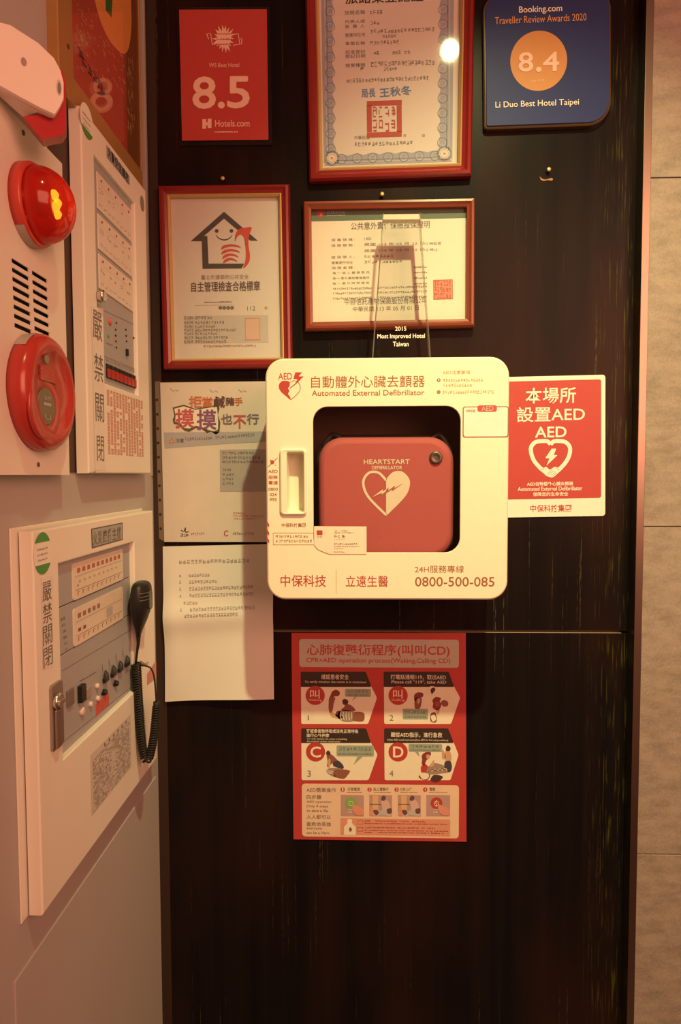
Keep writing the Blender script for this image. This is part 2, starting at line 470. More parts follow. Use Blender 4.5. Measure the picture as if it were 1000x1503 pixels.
b = B()                                         # steel corner trim between wood and tile
b.box((0.4765, -0.031, 0.0), (0.4785, 0.0, 2.9), STEEL)
b.box((0.4765, -0.0312, 0.0), (0.4895, -0.0285, 2.9), STEEL, 0.0006, 2)
struct(b, 'trim_1')
b = B()                                         # brown corner strip on the left
b.box((-0.380, -0.0014, 0.0), (-0.3615, 0.0, 2.9), M('brown_corner_strip', (0.030, 0.014, 0.009), 0.5))
struct(b, 'trim_2')
b = B()                                         # pale edge strip of the left wall, above
b.box((-0.3805, -0.006, 1.40), (-0.3778, -0.012, 2.9), M('grey_edge_strip', (0.33, 0.31, 0.3), 0.5))
struct(b, 'trim_3')
LW = LEFT(-0.380)
pz = LW.pt(100, 1325).z; py = LW.pt(20, 1450).y
b = B()                                         # flush panel low on the left wall
b.box((-0.381, py, 0.15), (-0.3782, -0.02, LW.pt(120, 1296).z), GREYWALL, 0.0008, 1)
struct(b, 'trim_4')

# ------------------------------------------------------------------ things hung on the wood wall
def sheet(b, pl, px, m, lo, hi): return b.slab(pl, px, m, lo, hi)

# --- red hotel score plaque
K = Crop(230, 0, 4.545)
pl = BACK(-0.008, -0.013)
t = thing('score_plaque', 'red plaque reading 8.5 in a clear sleeve, top left of the wood wall', 'plaque', BACK(0).pt(331, 211))
b = B(); b.slab(pl, K(130, 42, 755, 40, 772, 962, 153, 968), clear_mat('plaque_sleeve', (0.9, 0.88, 0.84), 1.45, 0.1), -0.0075, -0.0015)
b.build('sleeve', t)
b = B(); b.slab(pl, K(150, 65, 735, 60, 746, 932, 170, 938), RED, -0.001, 0); b.build('card', t)
p1 = pl.up(0.0004)
PEACH = M('peach_print', (0.76, 0.54, 0.46), 0.6); DRED = M('dark_red_print', (0.42, 0.06, 0.05), 0.6)
b = B()
b.text(p1, 'WS Best Hotel', K.b(350, 420, 551, 447), PEACH); b.build('hotel_name', t)
b = B()
b.text(p1, '8', K.b(238, 510, 396, 728), PEACH, 0.035)
b.text(p1, '.', K.b(408, 678, 455, 725), PEACH, 0.035)
b.text(p1, '5', K.b(470, 508, 622, 724), PEACH, 0.035)
b.text(p1, '/10', K.b(628, 680, 685, 716), DRED); b.build('score', t)
b = B()
b.text(p1, 'Hotels.com', K.b(390, 800, 620, 845), PEACH, 0.006)
b.fine(p1, K.b(385, 868, 545, 884), 16, PEACH, 3, True)
b.build('site_name', t)
b = B()
for x0, y0, x1, y1 in ((305, 795, 330, 858), (341, 792, 366, 855), (330.5, 815, 340.5, 838)): b.rect(p1, K.b(x0, y0, x1, y1), PEACH)
b.build('brand_emblem', t)
b = B(); rnd = random.Random(4)
star = []
for i in range(36):
    r = (95 if i % 2 == 0 else 62) * rnd.uniform(0.8, 1.1); a = i / 36 * 2 * math.pi
    star.append(K.p(450 + r * 0.8 * math.cos(a), 258 + r * math.sin(a)))
b.poly(p1, star, PEACH)
p2 = pl.up(0.0007)
for y in (222, 258, 292): b.fine(p2, K.b(400, y - 8, 505, y + 8), 10, RED, y, True)
b.stroke(p2, K(333, 228, 360, 222, 372, 300, 398, 292), 1.2, PEACH); b.stroke(p2, K(500, 232, 545, 225, 555, 295, 510, 302), 1.2, PEACH)
b.stroke(p2, K(333, 228, 348, 262), 1.2, PEACH); b.stroke(p2, K(545, 262, 570, 258, 565, 296), 1.2, PEACH)
b.build('ribbon_emblem', t)

# --- blue review award plaque
K = Crop(690, 0, 3.226)
pl = BACK(-0.014, 0.018)
t = thing('award_plaque', 'blue award plaque with an orange circle reading 8.4', 'plaque', BACK(0).pt(800, 184))
NAVY = M('navy_print', (0.028, 0.042, 0.16), 0.4, spec=0.12); ORANGE = M('orange_print', (0.50, 0.22, 0.055), 0.5)
c, w, h = pl.rect(713.5, -12, 894.5, 182)
def plaque_loop(ins, lift):
    o = []
    for q, (sx, sy, r) in enumerate(((1, 1, 0.03), (-1, 1, 0.03), (-1, -1, 0.003), (1, -1, 0.036))):
        r = max(r - ins, 0.0005); cx, cy = sx * (w / 2 - ins - r), sy * (h / 2 - ins - r)
        for j in range(9):
            a = math.pi / 2 * (q + j / 8); o.append(c + pl.e1 * (cx + r * math.cos(a)) + pl.e2 * (cy + r * math.sin(a)) + pl.n * lift)
    return o
b = B(); b.loops([plaque_loop(-0.004, -0.014), plaque_loop(-0.004, -0.004), plaque_loop(-0.002, -0.0025)], M('dark_acrylic', (0.09, 0.055, 0.03), 0.15), sm=False); b.build('backing', t)
b = B(); b.loops([plaque_loop(0, -0.0025), plaque_loop(0, -0.0003), plaque_loop(0.0006, 0)], NAVY, sm=False); b.build('face_plate', t)
p1 = pl.up(0.0004); p2 = pl.up(0.0008)
b = B(); b.disc(p1, 791, 89.3, 41.8, ORANGE, 44.2, 48); b.build('score_disc', t)
b = B()
b.text(p2, 'Booking.com', (762, 8.2, 825.5, 20.5), WHITE, 0.018)
ORTX = M('orange_ink', (0.62, 0.30, 0.12), 0.5)
b.text(p2, 'Traveller Review Awards 2020', (726.6, 22.3, 861, 32.8), ORTX); b.build('heading', t)
b = B()
b.text(p2, '8', (761.3, 76.5, 783, 105.5), PEACH, 0.03); b.text(p2, '.', (787, 98, 795, 106), PEACH, 0.03); b.text(p2, '4', (797, 76, 821, 104.5), PEACH, 0.03)
b.text(p2, 'out of 10', (780, 116.5, 799, 120), PEACH); b.build('score', t)
b = B()
b.text(p2, 'Li Duo Best Hotel Taipei', (727.4, 147, 850, 158.5), WHITE, 0.004)
b.build('hotel_name', t)

# --- picture frames
def frame(name, label, corners, mould, liner, mat, linermat, depth=0.018):
    """Moulded frame from its outer corners (TL, TR, BR, BL, pixels); mould and liner widths in pixels."""
    pl = BACK(0)
    lo = [BACK(-depth).pt(*p) for p in corners]
    cen = sum(lo, Vector()) / 4
    t = thing(name, label, 'frame', Vector((cen.x, 0, min(p.z for p in lo))))
    e1 = (lo[1] - lo[0] + lo[2] - lo[3]).normalized(); e2 = (lo[0] - lo[3] + lo[1] - lo[2]).normalized()
    k = 1.0 / FPX * (1.25 - depth)
    sg = ((1, -1), (-1, -1), (-1, 1), (1, 1))
    def ring(ins, y):
        return [Vector((0, 0, 0)) + p + e1 * s[0] * ins * k + e2 * s[1] * ins * k + Vector((0, y + depth, 0)) for p, s in zip(lo, sg)]
    m = mould
    b = B()
    b.loops([ring(0, -0.001), ring(0, -depth * 0.7), ring(m * 0.18, -depth), ring(m * 0.45, -depth * 1.05), ring(m * 0.7, -depth * 0.85), ring(m, -depth * 0.75), ring(m, -0.004)], mat, False, False, sm=False)
    b.loops([ring(0, -0.001), ring(m, -0.001)], mat, False, False, sm=False)
    b.build('moulding', t)
    if liner:
        b = B(); b.loops([ring(m - 0.3, -depth * 0.72), ring(m + liner * 0.4, -depth * 0.8), ring(m + liner, -depth * 0.6), ring(m + liner, -0.004)], linermat, False, False, sm=False); b.build('gilt_liner', t)
    ins = m + liner - 0.3
    b = B(); b.loops([ring(ins, -0.0062), ring(ins, -0.0075)], GLASS, sm=False); b.build('glass', t)
    return t, ring(ins, -0.004)

CHERRY = M('cherry_lacquer', (0.20, 0.014, 0.014), 0.2, var=0.1, scale=30)
MAHOG = M('mahogany_lacquer', (0.20, 0.042, 0.022), 0.25, var=0.12, scale=30)
GILT = M('gilt', (0.62, 0.42, 0.18), 0.4, 0.5)

# license certificate (its top runs out of the picture)
t, inner = frame('certificate_frame', 'tall cherry frame with a scalloped grey bordered certificate and red seal', [(446.2, -78), (699.2, -88), (693, 256.3), (453.8, 264.6)], 14.5, 5.0, CHERRY, GILT)
b = B(); b.loops([[p + Vector((0, 0.0007, 0)) for p in inner], inner], PAPER, sm=False); b.build('certificate', t)
pl = BACK(-0.0043, 0.013); p2 = BACK(-0.0046, 0.013); p3 = BACK(-0.0049, 0.013)
b = B()
def scallop(outer0, outer1, inner0, inner1, nscl, lo, hi):
    """Band between an outer straight edge and a scalloped inner edge."""
    O0, O1, I0, I1 = map(Vector, (outer0, outer1, inner0, inner1)); N = nscl * 8
    for i in range(N):
        q = []
        for k in (i, i + 1):
            f = k / N; ph = (k % 8) / 8 * math.pi; q.append((O0.lerp(O1, f), I0.lerp(I1, f) + (I0.lerp(I1, f) - O0.lerp(O1, f)).normalized() * 2.6 * abs(math.sin(k / 8 * math.pi))))
        b.poly(pl, [q[0][0], q[1][0], q[1][1], q[0][1]], BAND)
scallop((470.6, -70), (475.6, 241), (485.5, -70), (489.4, 232), 13, 0, 0)
scallop((667, -70), (664.2, 234), (649, -70), (646.2, 222), 13, 0, 0)
scallop((475.6, 243.5), (664.2, 237.5), (487, 229.5), (652, 222.5), 7, 0, 0)
DBAND = M('dark_border_line', (0.20, 0.24, 0.33), 0.7)
PBAND = M('pale_border_line', (0.50, 0.56, 0.66), 0.7)
for a_, b_ in (((475.5, -70), (480.3, 236)), ((661.5, -70), (658.9, 231)), ((480, 239.3), (660, 233.3))): b.stroke(p2, [a_, b_], 1.0, PBAND)
for a_, b_ in (((478.5, -70), (483.0, 236)), ((658.3, -70), (655.6, 231)), ((482, 236.2), (658, 230.0))): b.stroke(p2, [a_, b_], 0.8, DBAND)
for side in ((471.4 + 12.6, 489.0 - 3.2, -62, 230), (651.6, 649.4, -62, 220)):
    for k in range(13):
        f = (k + 0.5) / 13; b.ring(p2, side[0] + (side[1] - side[0]) * f, side[2] + (side[3] - side[2]) * f, 4.2, 5.0, PBAND, 14); b.ring(p2, side[0] + (side[1] - side[0]) * f, side[2] + (side[3] - side[2]) * f, 6.6, 7.3, DBAND, 14)
for k in range(7): 
    f = (k + 0.5) / 7; b.ring(p2, 490 + 160 * f, 233.5 - 5.4 * f, 4.2, 5.0, PBAND, 14); b.ring(p2, 490 + 160 * f, 233.5 - 5.4 * f, 6.6, 7.3, DBAND, 14)
b.build('scalloped_border', t)
for u, v in ((487.4, 232), (652.6, 225.3)):
    b = B(); b.disc(p2, u, v, 11.4, BAND, n=32); b.ring(p3, u, v, 9.3, 10.3, DBAND); b.disc(p3, u, v, 7.6, CREAMP); b.ring(p3.up(0.0002), u, v, 5.6, 6.1, DBAND)
    b.disc(p3.up(0.0004), u, v, 1.1, REDINK, n=10)
    for a in range(8): b.stroke(p3.up(0.0003), [(u, v), (u + 4.6 * math.cos(a * math.pi / 4), v + 4.6 * math.sin(a * math.pi / 4))], 0.35, PBAND)
    b.build('rosette', t)
K1 = Crop(460, 0, 4.545); K2 = Crop(460, 110, 4.545)
b = B()
b.text(pl, '旅館業登記證', (507, -14, 622, 4), BLACK, 0.012)
b.text(pl, '旅館名稱', K1.b(210, 68, 346, 97), GREY); b.fine(pl, K1.b(375, 68, 468, 92), 4, GREY, 1)
b.text(pl, '代表人或', K1.b(210, 131, 346, 155), GREY); b.text(pl, '負  責  人', K1.b(212, 163, 344, 187), GREY); b.fine(pl, K1.b(378, 142, 447, 165), 3, GREY, 2)
b.text(pl, '營業所在地', K1.b(213, 219, 346, 245), GREY); b.fine(pl, K1.b(380, 190, 812, 215), 19, GREY, 5); b.fine(pl, K1.b(460, 231, 556, 253), 5, GREY, 6)
b.text(pl, '事業名稱', K1.b(213, 277, 346, 300), GREY); b.fine(pl, K1.b(380, 270, 576, 294), 9, GREY, 7)
b.text(pl, '核准登記', K1.b(213, 333, 347, 358), GREY); b.text(pl, '登記日期', K1.b(213, 361, 347, 386), GREY)
b.fine(pl, K1.b(380, 336, 715, 360), 16, GREY, 8, drop=0.25)
b.text(pl, '營業種類', K1.b(215, 422, 347, 447), GREY); b.fine(pl, K1.b(215, 449, 347, 472), 4, GREY, 9, drop=0.5)
b.fine(pl, K1.b(385, 405, 812, 438), 19, GREY, 10); b.fine(pl, K1.b(470, 449, 560, 470), 5, GREY, 11)
b.fine(pl, K2.b(222, 16, 772, 42), 27, GREY, 12)
b.text(pl, '中華民國', K2.b(275, 405, 376, 430), GREY); b.text(pl, '年', K2.b(480, 400, 497, 418), GREY); b.text(pl, '月', K2.b(600, 397, 618, 415), GREY); b.text(pl, '日', K2.b(728, 395, 744, 413), GREY)
b.fine(pl, K2.b(275, 445, 668, 470), 17, GREY, 14)
b.build('lettering', t)
b = B(); b.text(pl, '局長', K2.b(322, 92, 415, 150), BLUEINK, 0.02, 0.04); b.text(pl, '王秋冬', K2.b(442, 78, 655, 142), BLUEINK, 0.03, 0.06); b.build('signature', t)
b = B(); b.outline(p2, (538.8, 147.5, 590, 201), 7.2, REDINK)
for k in range(4): b.fine(p2, (547 + k * 9, 156, 555 + k * 9, 172), 1, REDINK, 30 + k); b.fine(p2, (547 + k * 9, 175, 555 + k * 9, 193), 1, REDINK, 40 + k)
b.build('seal', t)

# house emblem certificate
K = Crop(220, 250, 4.545)
t, inner = frame('certificate_frame', 'cherry frame around a certificate with a smiling house and red thumb', [(231, 271), (424.6, 268.5), (429, 539.5), (238.7, 542)], 12.0, 4.0, CHERRY, GILT)
b = B(); b.loops([[p + Vector((0, 0.0007, 0)) for p in inner], inner], M('silver_grey_card', (0.60, 0.59, 0.57), 0.5, var=0.03), sm=False); b.build('certificate', t)
pl = BACK(-0.0043, 0.004); p2 = BACK(-0.0046, 0.004)
HOUSE = M('charcoal_print', (0.055, 0.05, 0.055), 0.6)
b = B()
b.poly(pl, K(495, 276, 722, 470, 672, 470, 495, 322, 362, 438, 384, 438, 392, 622, 630, 622, 612, 655, 352, 657, 346, 473, 272, 473), HOUSE)
b.disc(pl, *K.p(446, 404), 2.8, HOUSE); b.disc(pl, *K.p(545, 404), 2.8, HOUSE)
sp = smooth(K(441, 430, 460, 452, 495, 464, 530, 454, 551, 430), 5, False); b.stroke(pl, sp, [0.5 + 1.3 * math.sin(math.pi * i / (len(sp) - 1)) for i in range(len(sp))], HOUSE)
b.build('house_emblem', t)
b = B(); THUMB = M('vermilion_print', (0.52, 0.07, 0.05), 0.6)
b.poly(p2, smooth(K(680, 380, 664, 430, 658, 490, 668, 560, 666, 600, 650, 632, 622, 652, 636, 610, 641, 550, 634, 480, 626, 445, 610, 428, 592, 434, 578, 452, 570, 476, 568, 445, 576, 415, 596, 392, 632, 383), 3), THUMB)
for (x0, x1, y) in ((476, 608, 516), (478, 602, 548), (484, 592, 578), (489, 584, 607)):
    xm = (x0 + x1) / 2
    b.poly(p2, smooth(K(x0, y + 6, x0 + 14, y - 14, xm, y - 24, x1 - 16, y - 14, x1, y + 2, x1 - 18, y - 4, xm, y - 9, x0 + 24, y + 2, x0 + 4, y + 12), 3), THUMB)
b.build('thumb_emblem', t)
b = B()
b.text(pl, '臺北市建築物公共安全', K.b(342, 696, 660, 728), M('brown_grey_ink', (0.2, 0.17, 0.16), 0.7))
b.text(pl, '自主管理檢查合格標章', K.b(275, 740, 736, 808), M('charcoal_ink', (0.09, 0.08, 0.085), 0.7), 0.016)
b.fine(pl, K.b(362, 869, 552, 883), 22, GREY, 2, True); b.fine(pl, K.b(300, 893, 560, 902), 34, PALEGREY, 3, True)
for k, ch in enumerate('有效期限'):
    u, v = K.p(471 + k * 26, 917); b.disc(pl, u, v, 2.8, GREY, n=14)
b.text(pl, '112', K.b(650, 906, 704, 935), GREY); b.text(pl, '年', K.b(765, 908, 786, 930), GREY)
b.build('lettering', t)
b = B(); b.rect(pl, K.b(228, 968, 790, 1152), M('pale_grey_box', (0.47, 0.465, 0.45), 0.6))
for k, (x1, y0, y1) in enumerate(((420, 973, 992), (498, 1006, 1024), (440, 1034, 1051), (578, 1058, 1074), (455, 1082, 1098), (525, 1106, 1124), (512, 1132, 1152))):
    b.fine(p2, K.b(230, y0, 292, y1), 4, GREY, 50 + k); b.fine(p2, K.b(302, y0, x1, y1), max(4, (x1 - 302) // 17), GREY, 60 + k)
b.fine(p2, K.b(356, 1164, 708, 1178), 30, RUST, 71)
b.build('data_box', t)
b = B(); b.rect(p2, K.b(636, 985, 736, 1132), M('pink_seal_fill', (0.58, 0.42, 0.36), 0.6)); b.outline(p2.up(0.0002), K.b(636, 985, 736, 1132), 0.8, M('pink_seal_line', (0.52, 0.26, 0.2), 0.6)); b.build('seal', t)

# insurance certificate
t, inner = frame('certificate_frame', 'wide mahogany frame holding a green headed insurance certificate', [(444.6, 293.8), (698.2, 289.2), (697.5, 478.8), (447.4, 484)], 11.6, 0.0, MAHOG, None)
b = B(); b.loops([[p + Vector((0, 0.0007, 0)) for p in inner], inner], M('ivory_paper', (0.76, 0.70, 0.62), 0.7, var=0.02), sm=False); b.build('certificate', t)
pl = BACK(-0.0043, 0.012); p2 = BACK(-0.0046, 0.012)
K = Crop(430, 270, 3.571); K3 = Crop(450, 300, 7.692); K4 = Crop(560, 300, 7.692)
b = B(); b.poly(pl, K(88, 118, 916, 98, 914, 178, 92, 196), M('dark_green_print', (0.10, 0.15, 0.11), 0.6)); b.disc(p2, *K.p(145, 156), 5.6, REDINK)
b.disc(p2.up(0.0002), *K.p(148, 160), 2.0, M('pale_red_print', (0.6, 0.25, 0.2), 0.6)); b.fine(p2, K.b(178, 142, 275, 156), 9, PALEGREY, 1); b.fine(p2, K.b(178, 160, 276, 167), 20, PALEGREY, 2, True); b.build('header_band', t)
b = B()
b.text(pl, '公共意外責任保險投保證明', K.b(303, 196, 718, 236), GREY, 0.008)
b.text(pl, '保 單 號 碼 :', K3.b(280, 384, 545, 416), GREY); b.text(pl, '1401', K3.b(655, 372, 730, 402), GREY)
b.text(pl, '保 險 期 間 :', K3.b(280, 446, 545, 478), GREY); b.text(pl, '民國 113 年 05 月 12 日', K3.b(655, 428, 1330, 462), GREY); b.text(pl, '12 時起至', K4.b(490, 425, 676, 455), GREY)
b.text(pl, '民國 114 年 05 月 12 日', K3.b(655, 500, 1330, 532), GREY); b.text(pl, '12 時止', K4.b(490, 496, 640, 525), GREY)
b.text(pl, '被 保 險 人 :', K3.b(280, 578, 545, 611), GREY); b.fine(pl, K3.b(655, 568, 990, 600), 8, GREY, 4)
b.text(pl, '營業處所地址', K3.b(285, 640, 524, 672), GREY); b.fine(pl, K3.b(655, 630, 1090, 660), 11, GREY, 5)
b.text(pl, '保 險 金 額 :', K3.b(285, 700, 545, 731), GREY)
b.text(pl, '每 一 個 人 體 傷 責 任', K3.b(295, 757, 712, 784), GREY); b.text(pl, '每一 意外事故體傷責任', K3.b(295, 817, 712, 845), GREY); b.text(pl, '每 一 意 外 財 物 損 失', K3.b(295, 876, 712, 902), GREY)
for k, y in enumerate((690, 750, 812, 876)): b.fine(pl, K4.b(370, y, 520, y + 26), 9, GREY, 80 + k, True)
for k, y in enumerate((936, 990, 1046)): b.fine(pl, K3.b(298, y - 6 * k * 0, 740, y + 24), 20, GREY, 90 + k); b.fine(pl, K4.b(-40, y - 14, 520, y + 10), 22, GREY, 95 + k)
b.text(pl, '中國信託產物保險股份有限公司', (506, 436.5, 626, 446.5), GREY, 0.006)
b.text(pl, '中華民國 113 年 05 月 01 日', (518, 449, 615, 456.5), GREY)
b.build('lettering', t)
b = B(); b.rect(pl, K4.b(588, 850, 806, 1070), M('faded_red_seal', (0.60, 0.24, 0.17), 0.6)); b.outline(p2, K4.b(588, 850, 806, 1070), 0.8, REDINK)
for i in range(3):
    for j in range(3): b.fine(p2, K4.b(600 + i * 66, 866 + j * 66, 660 + i * 66, 922 + j * 66), 2, REDINK, i * 3 + j + 5)
b.build('seal', t)

# --- punched sleeve with the harassment notice
K = Crop(220, 540, 5)
pl = BACK(-0.0035, -0.008); p1 = BACK(-0.0039, -0.008); p2 = BACK(-0.0042, -0.008); p3 = BACK(-0.0045, -0.008)
t = thing('poster', 'punched plastic sleeve with a no groping poster, left of the defibrillator cabinet', 'poster', BACK(0).pt(315, 796))
b = B(); b.slab(BACK(-0.002), K(38, 100, 75, 98, 105, 1275, 68, 1250), M('clouded_plastic_margin', (0.17, 0.13, 0.10), 0.3), -0.0005, 0); b.build('punched_margin', t)
b = B()
for i in range(11):
    b = B(); y = 130 + i * 105; b.disc(BACK(-0.0024), *K.p(52 + i * 3.1, y + 105), 2.0, BLACK, 2.2, 14); b.build('punch_hole', t)
POST = M('pale_poster_paper', (0.68, 0.62, 0.58), 0.6, var=0.08, scale=22)
b = B(); b.slab(pl, K(76, 108, 880, 98, 895, 1278, 106, 1277), POST, -0.001, 0); b.build('paper', t)
OR = M('orange_red_print', (0.60, 0.17, 0.06), 0.6); BRN = M('dark_brown_print', (0.10, 0.05, 0.045), 0.6); PUR = M('purple_print', (0.22, 0.09, 0.22), 0.6); SLATE = M('slate_print', (0.16, 0.16, 0.20), 0.6)
CRIM = M('crimson_print', (0.52, 0.09, 0.12), 0.6); OLIVE = M('olive_print', (0.09, 0.09, 0.05), 0.6)
b = B()
rnd = random.Random(2)
b.poly(p1, K(168, 290, 250, 270, 330, 300, 420, 285, 500, 270, 512, 300, 500, 345, 518, 400, 512, 470, 486, 490, 450, 468, 420, 478, 385, 450, 340, 440, 290, 470, 255, 462, 215, 420, 175, 410, 168, 380, 180, 350), OLIVE)
b.poly(p2, K(180, 300, 250, 282, 330, 308, 420, 295, 492, 282, 498, 340, 502, 400, 500, 452, 470, 465, 430, 455, 385, 435, 340, 425, 290, 445, 250, 440, 225, 405, 185, 395, 190, 350), WHITE)
b.text(p3, '摸', K.b(188, 300, 328, 442), CRIM, 0.028); b.text(p3, '摸', K.b(345, 305, 490, 455), PUR, 0.028)
for ch, bx, m in (('拒', (288, 205, 385, 292), OR), ('當', (385, 212, 462, 288), OR), ('鹹', (470, 206, 552, 292), BRN), ('豬', (556, 214, 622, 276), BRN), ('手', (622, 216, 682, 276), OR)): b.text(p3, ch, K.b(*bx), m, 0.02)
for ch, bx, m in (('也', (522, 336, 606, 414), SLATE), ('不', (612, 346, 708, 444), CRIM), ('行', (712, 336, 802, 414), SLATE)): b.text(p3, ch, K.b(*bx), m, 0.026)
for x, y in ((150, 150), (650, 155), (440, 158)):
    b.stroke(p2, K(x, y, x + 25, y + 22, x + 40, y + 8, x + 60, y + 20), 0.8, PALEGREY)
b.build('headline', t)
b = B(); b.poly(p1, K(102, 474, 872, 466, 876, 540, 520, 560, 110, 592), M('grey_blue_band', (0.40, 0.40, 0.46), 0.6)); b.poly(p2, K(138, 552, 160, 515, 184, 550), OR)
b.poly(p3, K(147, 548, 160, 526, 174, 547), M('amber_print', (0.66, 0.46, 0.12), 0.6)); b.text(p2, '注意', K.b(190, 517, 250, 547), GREY, 0.02); b.fine(p2, K.b(258, 505, 460, 530), 12, GREY, 4, rot=0.05); b.fine(p2, K.b(480, 490, 770, 512), 17, GREY, 5, rot=0.07); b.build('warning_band', t)
b = B(); b.poly(p1, K(514, 600, 876, 596, 880, 908, 516, 908), M('grey_mauve_box', (0.40, 0.38, 0.39), 0.6))
for k, (y, x1) in enumerate(((615, 768), (648, 812), (678, 835))): b.fine(p2, K.b(532, y, x1, y + 20), int((x1 - 532) / 21), GREY, 10 + k)
for k, y in enumerate((738, 772, 805, 838)): b.fine(p2, K.b(535, y, 600 + 20 * (k > 0), y + 19), 4, GREY, 20 + k)
b.build('text_box', t)
b = B()
for k, y in enumerate((1060, 1080, 1100)): b.fine(p1, K.b(612, y, (700, 838, 780)[k], y + 13), (6, 16, 12)[k], CRIM, 30 + k)
b.fine(p1, K.b(302, 1208, 402, 1226), 7, GREY, 36); b.fine(p1, K.b(606, 1206, 765, 1224), 10, GREY, 37)
sp = smooth(K(228, 1190, 250, 1200, 262, 1172, 262, 1205, 285, 1200), 4, False); b.stroke(p1, sp, 1.2, BLACK); b.fine(p1, K.b(224, 1215, 288, 1238), 5, BLACK, 40)
b.stroke(p1, [(220 + (562 + 15 * math.cos(a / 10 * 1.6 * math.pi + 0.6)) / 5, 540 + (1214 + 19 * math.sin(a / 10 * 1.6 * math.pi + 0.6)) / 5) for a in range(11)], 1.4, REDINK)
b.build('footer', t)
b = B(); b.slab(BACK(-0.0062), K(60, 98, 885, 96, 890, 1280, 104, 1280), clear_mat('sleeve_film', (0.97, 0.97, 0.97), 1.35, 0.12), -0.0004, 0); b.build('sleeve', t)

# --- hand printed notice, paper sagging
K = Crop(220, 780, 5)
t = thing('notice', 'plain white typed notice, wavy and sagging, below the sleeved poster', 'notice', BACK(0).pt(322, 1028))
def npt(a, c):
    """Point of the paper: a across, c down, both 0..1, with its waves."""
    L = Vector((97 + 3 * c, 110)).lerp(Vector((120, 1240)), c); R = Vector((900, 92)).lerp(Vector((918, 1216)), c)
    L.x = 97 + 23 * c + 9 * math.sin(math.pi * 1.2 * max(0, c - 0.2)) * (1 if c > 0.2 else 0)
    x = L.x + (R.x - L.x) * a; y = L.y + (R.y - L.y) * a - (22 * math.sin(math.pi * a) * 0.5 if c > 0.9 else 0) * (c - 0.9) * 10 * 0.5
    w = 0.0014 + 0.006 * c * c + 0.0095 * math.exp(-((c - 0.46) / 0.10) ** 2 * (1 + a)) * (1 - 0.6 * a) + 0.004 * math.exp(-((a - 0.06) / 0.09) ** 2) * math.sin(math.pi * c) + 0.0035 * (1 + math.sin(5 * a + 4 * c)) * c
    return BACK(0).pt(*K.p(x, y)) + Vector((0, -w, 0))
b = B(); N = 36
g = [[npt(i / N, j / N) for i in range(N + 1)] for j in range(N + 1)]
k = b.mi(PAPER)
vs = [[b.bm.verts.new(p) for p in r] for r in g]
for j in range(N):
    for i in range(N):
        f = b.bm.faces.new((vs[j][i], vs[j][i + 1], vs[j + 1][i + 1], vs[j + 1][i])); f.smooth = True
b.build('paper', t)
b = B(); rnd = random.Random(9)
class NP:
    pass
def nline(x0, y0, x1, y1, n, m, seed):
    rnd = random.Random(seed)
    cw = (x1 - x0) / n
    def q(x, y):
        a = (x - 105) / 800; c = (y - 105) / 1120
        return npt(a, c) + Vector((0, -0.0005, 0))
    for i in range(n):
        x = x0 + i * cw; h = y1 - y0
        for s in rnd.sample((0, 0.28, 0.56, 0.84), 3): b.face([q(x + cw * 0.08, y0 + h * s), q(x + cw * 0.8, y0 + h * s), q(x + cw * 0.8, y0 + h * (s + 0.14)), q(x + cw * 0.08, y0 + h * (s + 0.14))], m)
        s = rnd.choice((0.1, 0.4, 0.65)); b.face([q(x + cw * s, y0), q(x + cw * (s + 0.12), y0), q(x + cw * (s + 0.12), y1), q(x + cw * s, y1)], m)
TYPE = M('faint_grey_type', (0.30, 0.29, 0.29), 0.7)
for k, (x0, y0, x1, y1, n) in enumerate(((222, 207, 738, 234, 18), (222, 310, 240, 328, 1), (292, 308, 446, 330, 8), (222, 356, 238, 376, 1), (292, 356, 500, 378, 10), (222, 405, 238, 426, 1), (292, 403, 762, 428, 23), (222, 455, 238, 474, 1), (292, 453, 762, 476, 23), (250, 506, 356, 528, 5), (228, 552, 244, 572, 1), (298, 550, 772, 574, 23), (258, 594, 648, 616, 19))):
    nline(x0, y0, x1, y1, n, TYPE, 100 + k)
b.build('lettering', t)

# --- red defibrillator location sign
K = Crop(730, 530, 5.556)
pl = BACK(-0.002, 0.012); p1 = BACK(-0.0024, 0.012); p2 = BACK(-0.0027, 0.012)
t = thing('sign', 'red and white sign with clasped hands heart, right of the white cabinet', 'sign', BACK(0).pt(815, 759))
c, w, h = BACK(-0.002, 0.016).rect(726, 552.5, 888.6, 759)
q = BACK(-0.002, 0.016)
b = B(); b.loops([[c + q.e1 * x + q.e2 * y + q.n * l for x, y in rr2(w, h, 0.005, 4)] for l in (-0.0018, 0)], WHITE, sm=False); b.build('board', t)
c, w, h = BACK(-0.002, 0.016).rect(726, 559, 882.6, 732.5)
b = B(); b.face([c + q.e1 * x + q.e2 * y + q.n * 0.0002 for x, y in rr2(w, h, 0.004, 4)], RED); b.build('red_field', t)
b = B()
b.text(p1, '本場所', K.b(232, 215, 643, 345), WHITE, 0.012); b.text(p1, '設置AED', K.b(160, 370, 716, 494), WHITE, 0.008); b.text(p1, 'AED', K.b(309, 534, 566, 623), WHITE, 0.03); b.build('heading', t)
b = B()
b.text(p1, 'AED自動體外心臟去顫器', K.b(243, 984, 621, 1016), WHITE, 0.012); b.text(p1, 'Automated External Defibrillator', K.b(168, 1023, 694, 1057), WHITE, 0.022); b.text(p1, '保障您的生命安全', K.b(293, 1067, 580, 1101), WHITE, 0.012); b.build('caption', t)
b = B()
b.text(p1, '中保科技集團', K.b(270, 1170, 606, 1230), REDINK, 0.008)
b.build('maker_name', t)
b = B()
hp = K(436, 680, 412, 655, 370, 652, 315, 660, 280, 695, 277, 745, 300, 810, 345, 865, 395, 908)
b.stroke(p1, smooth(hp, 5, False), 5.9, WHITE)
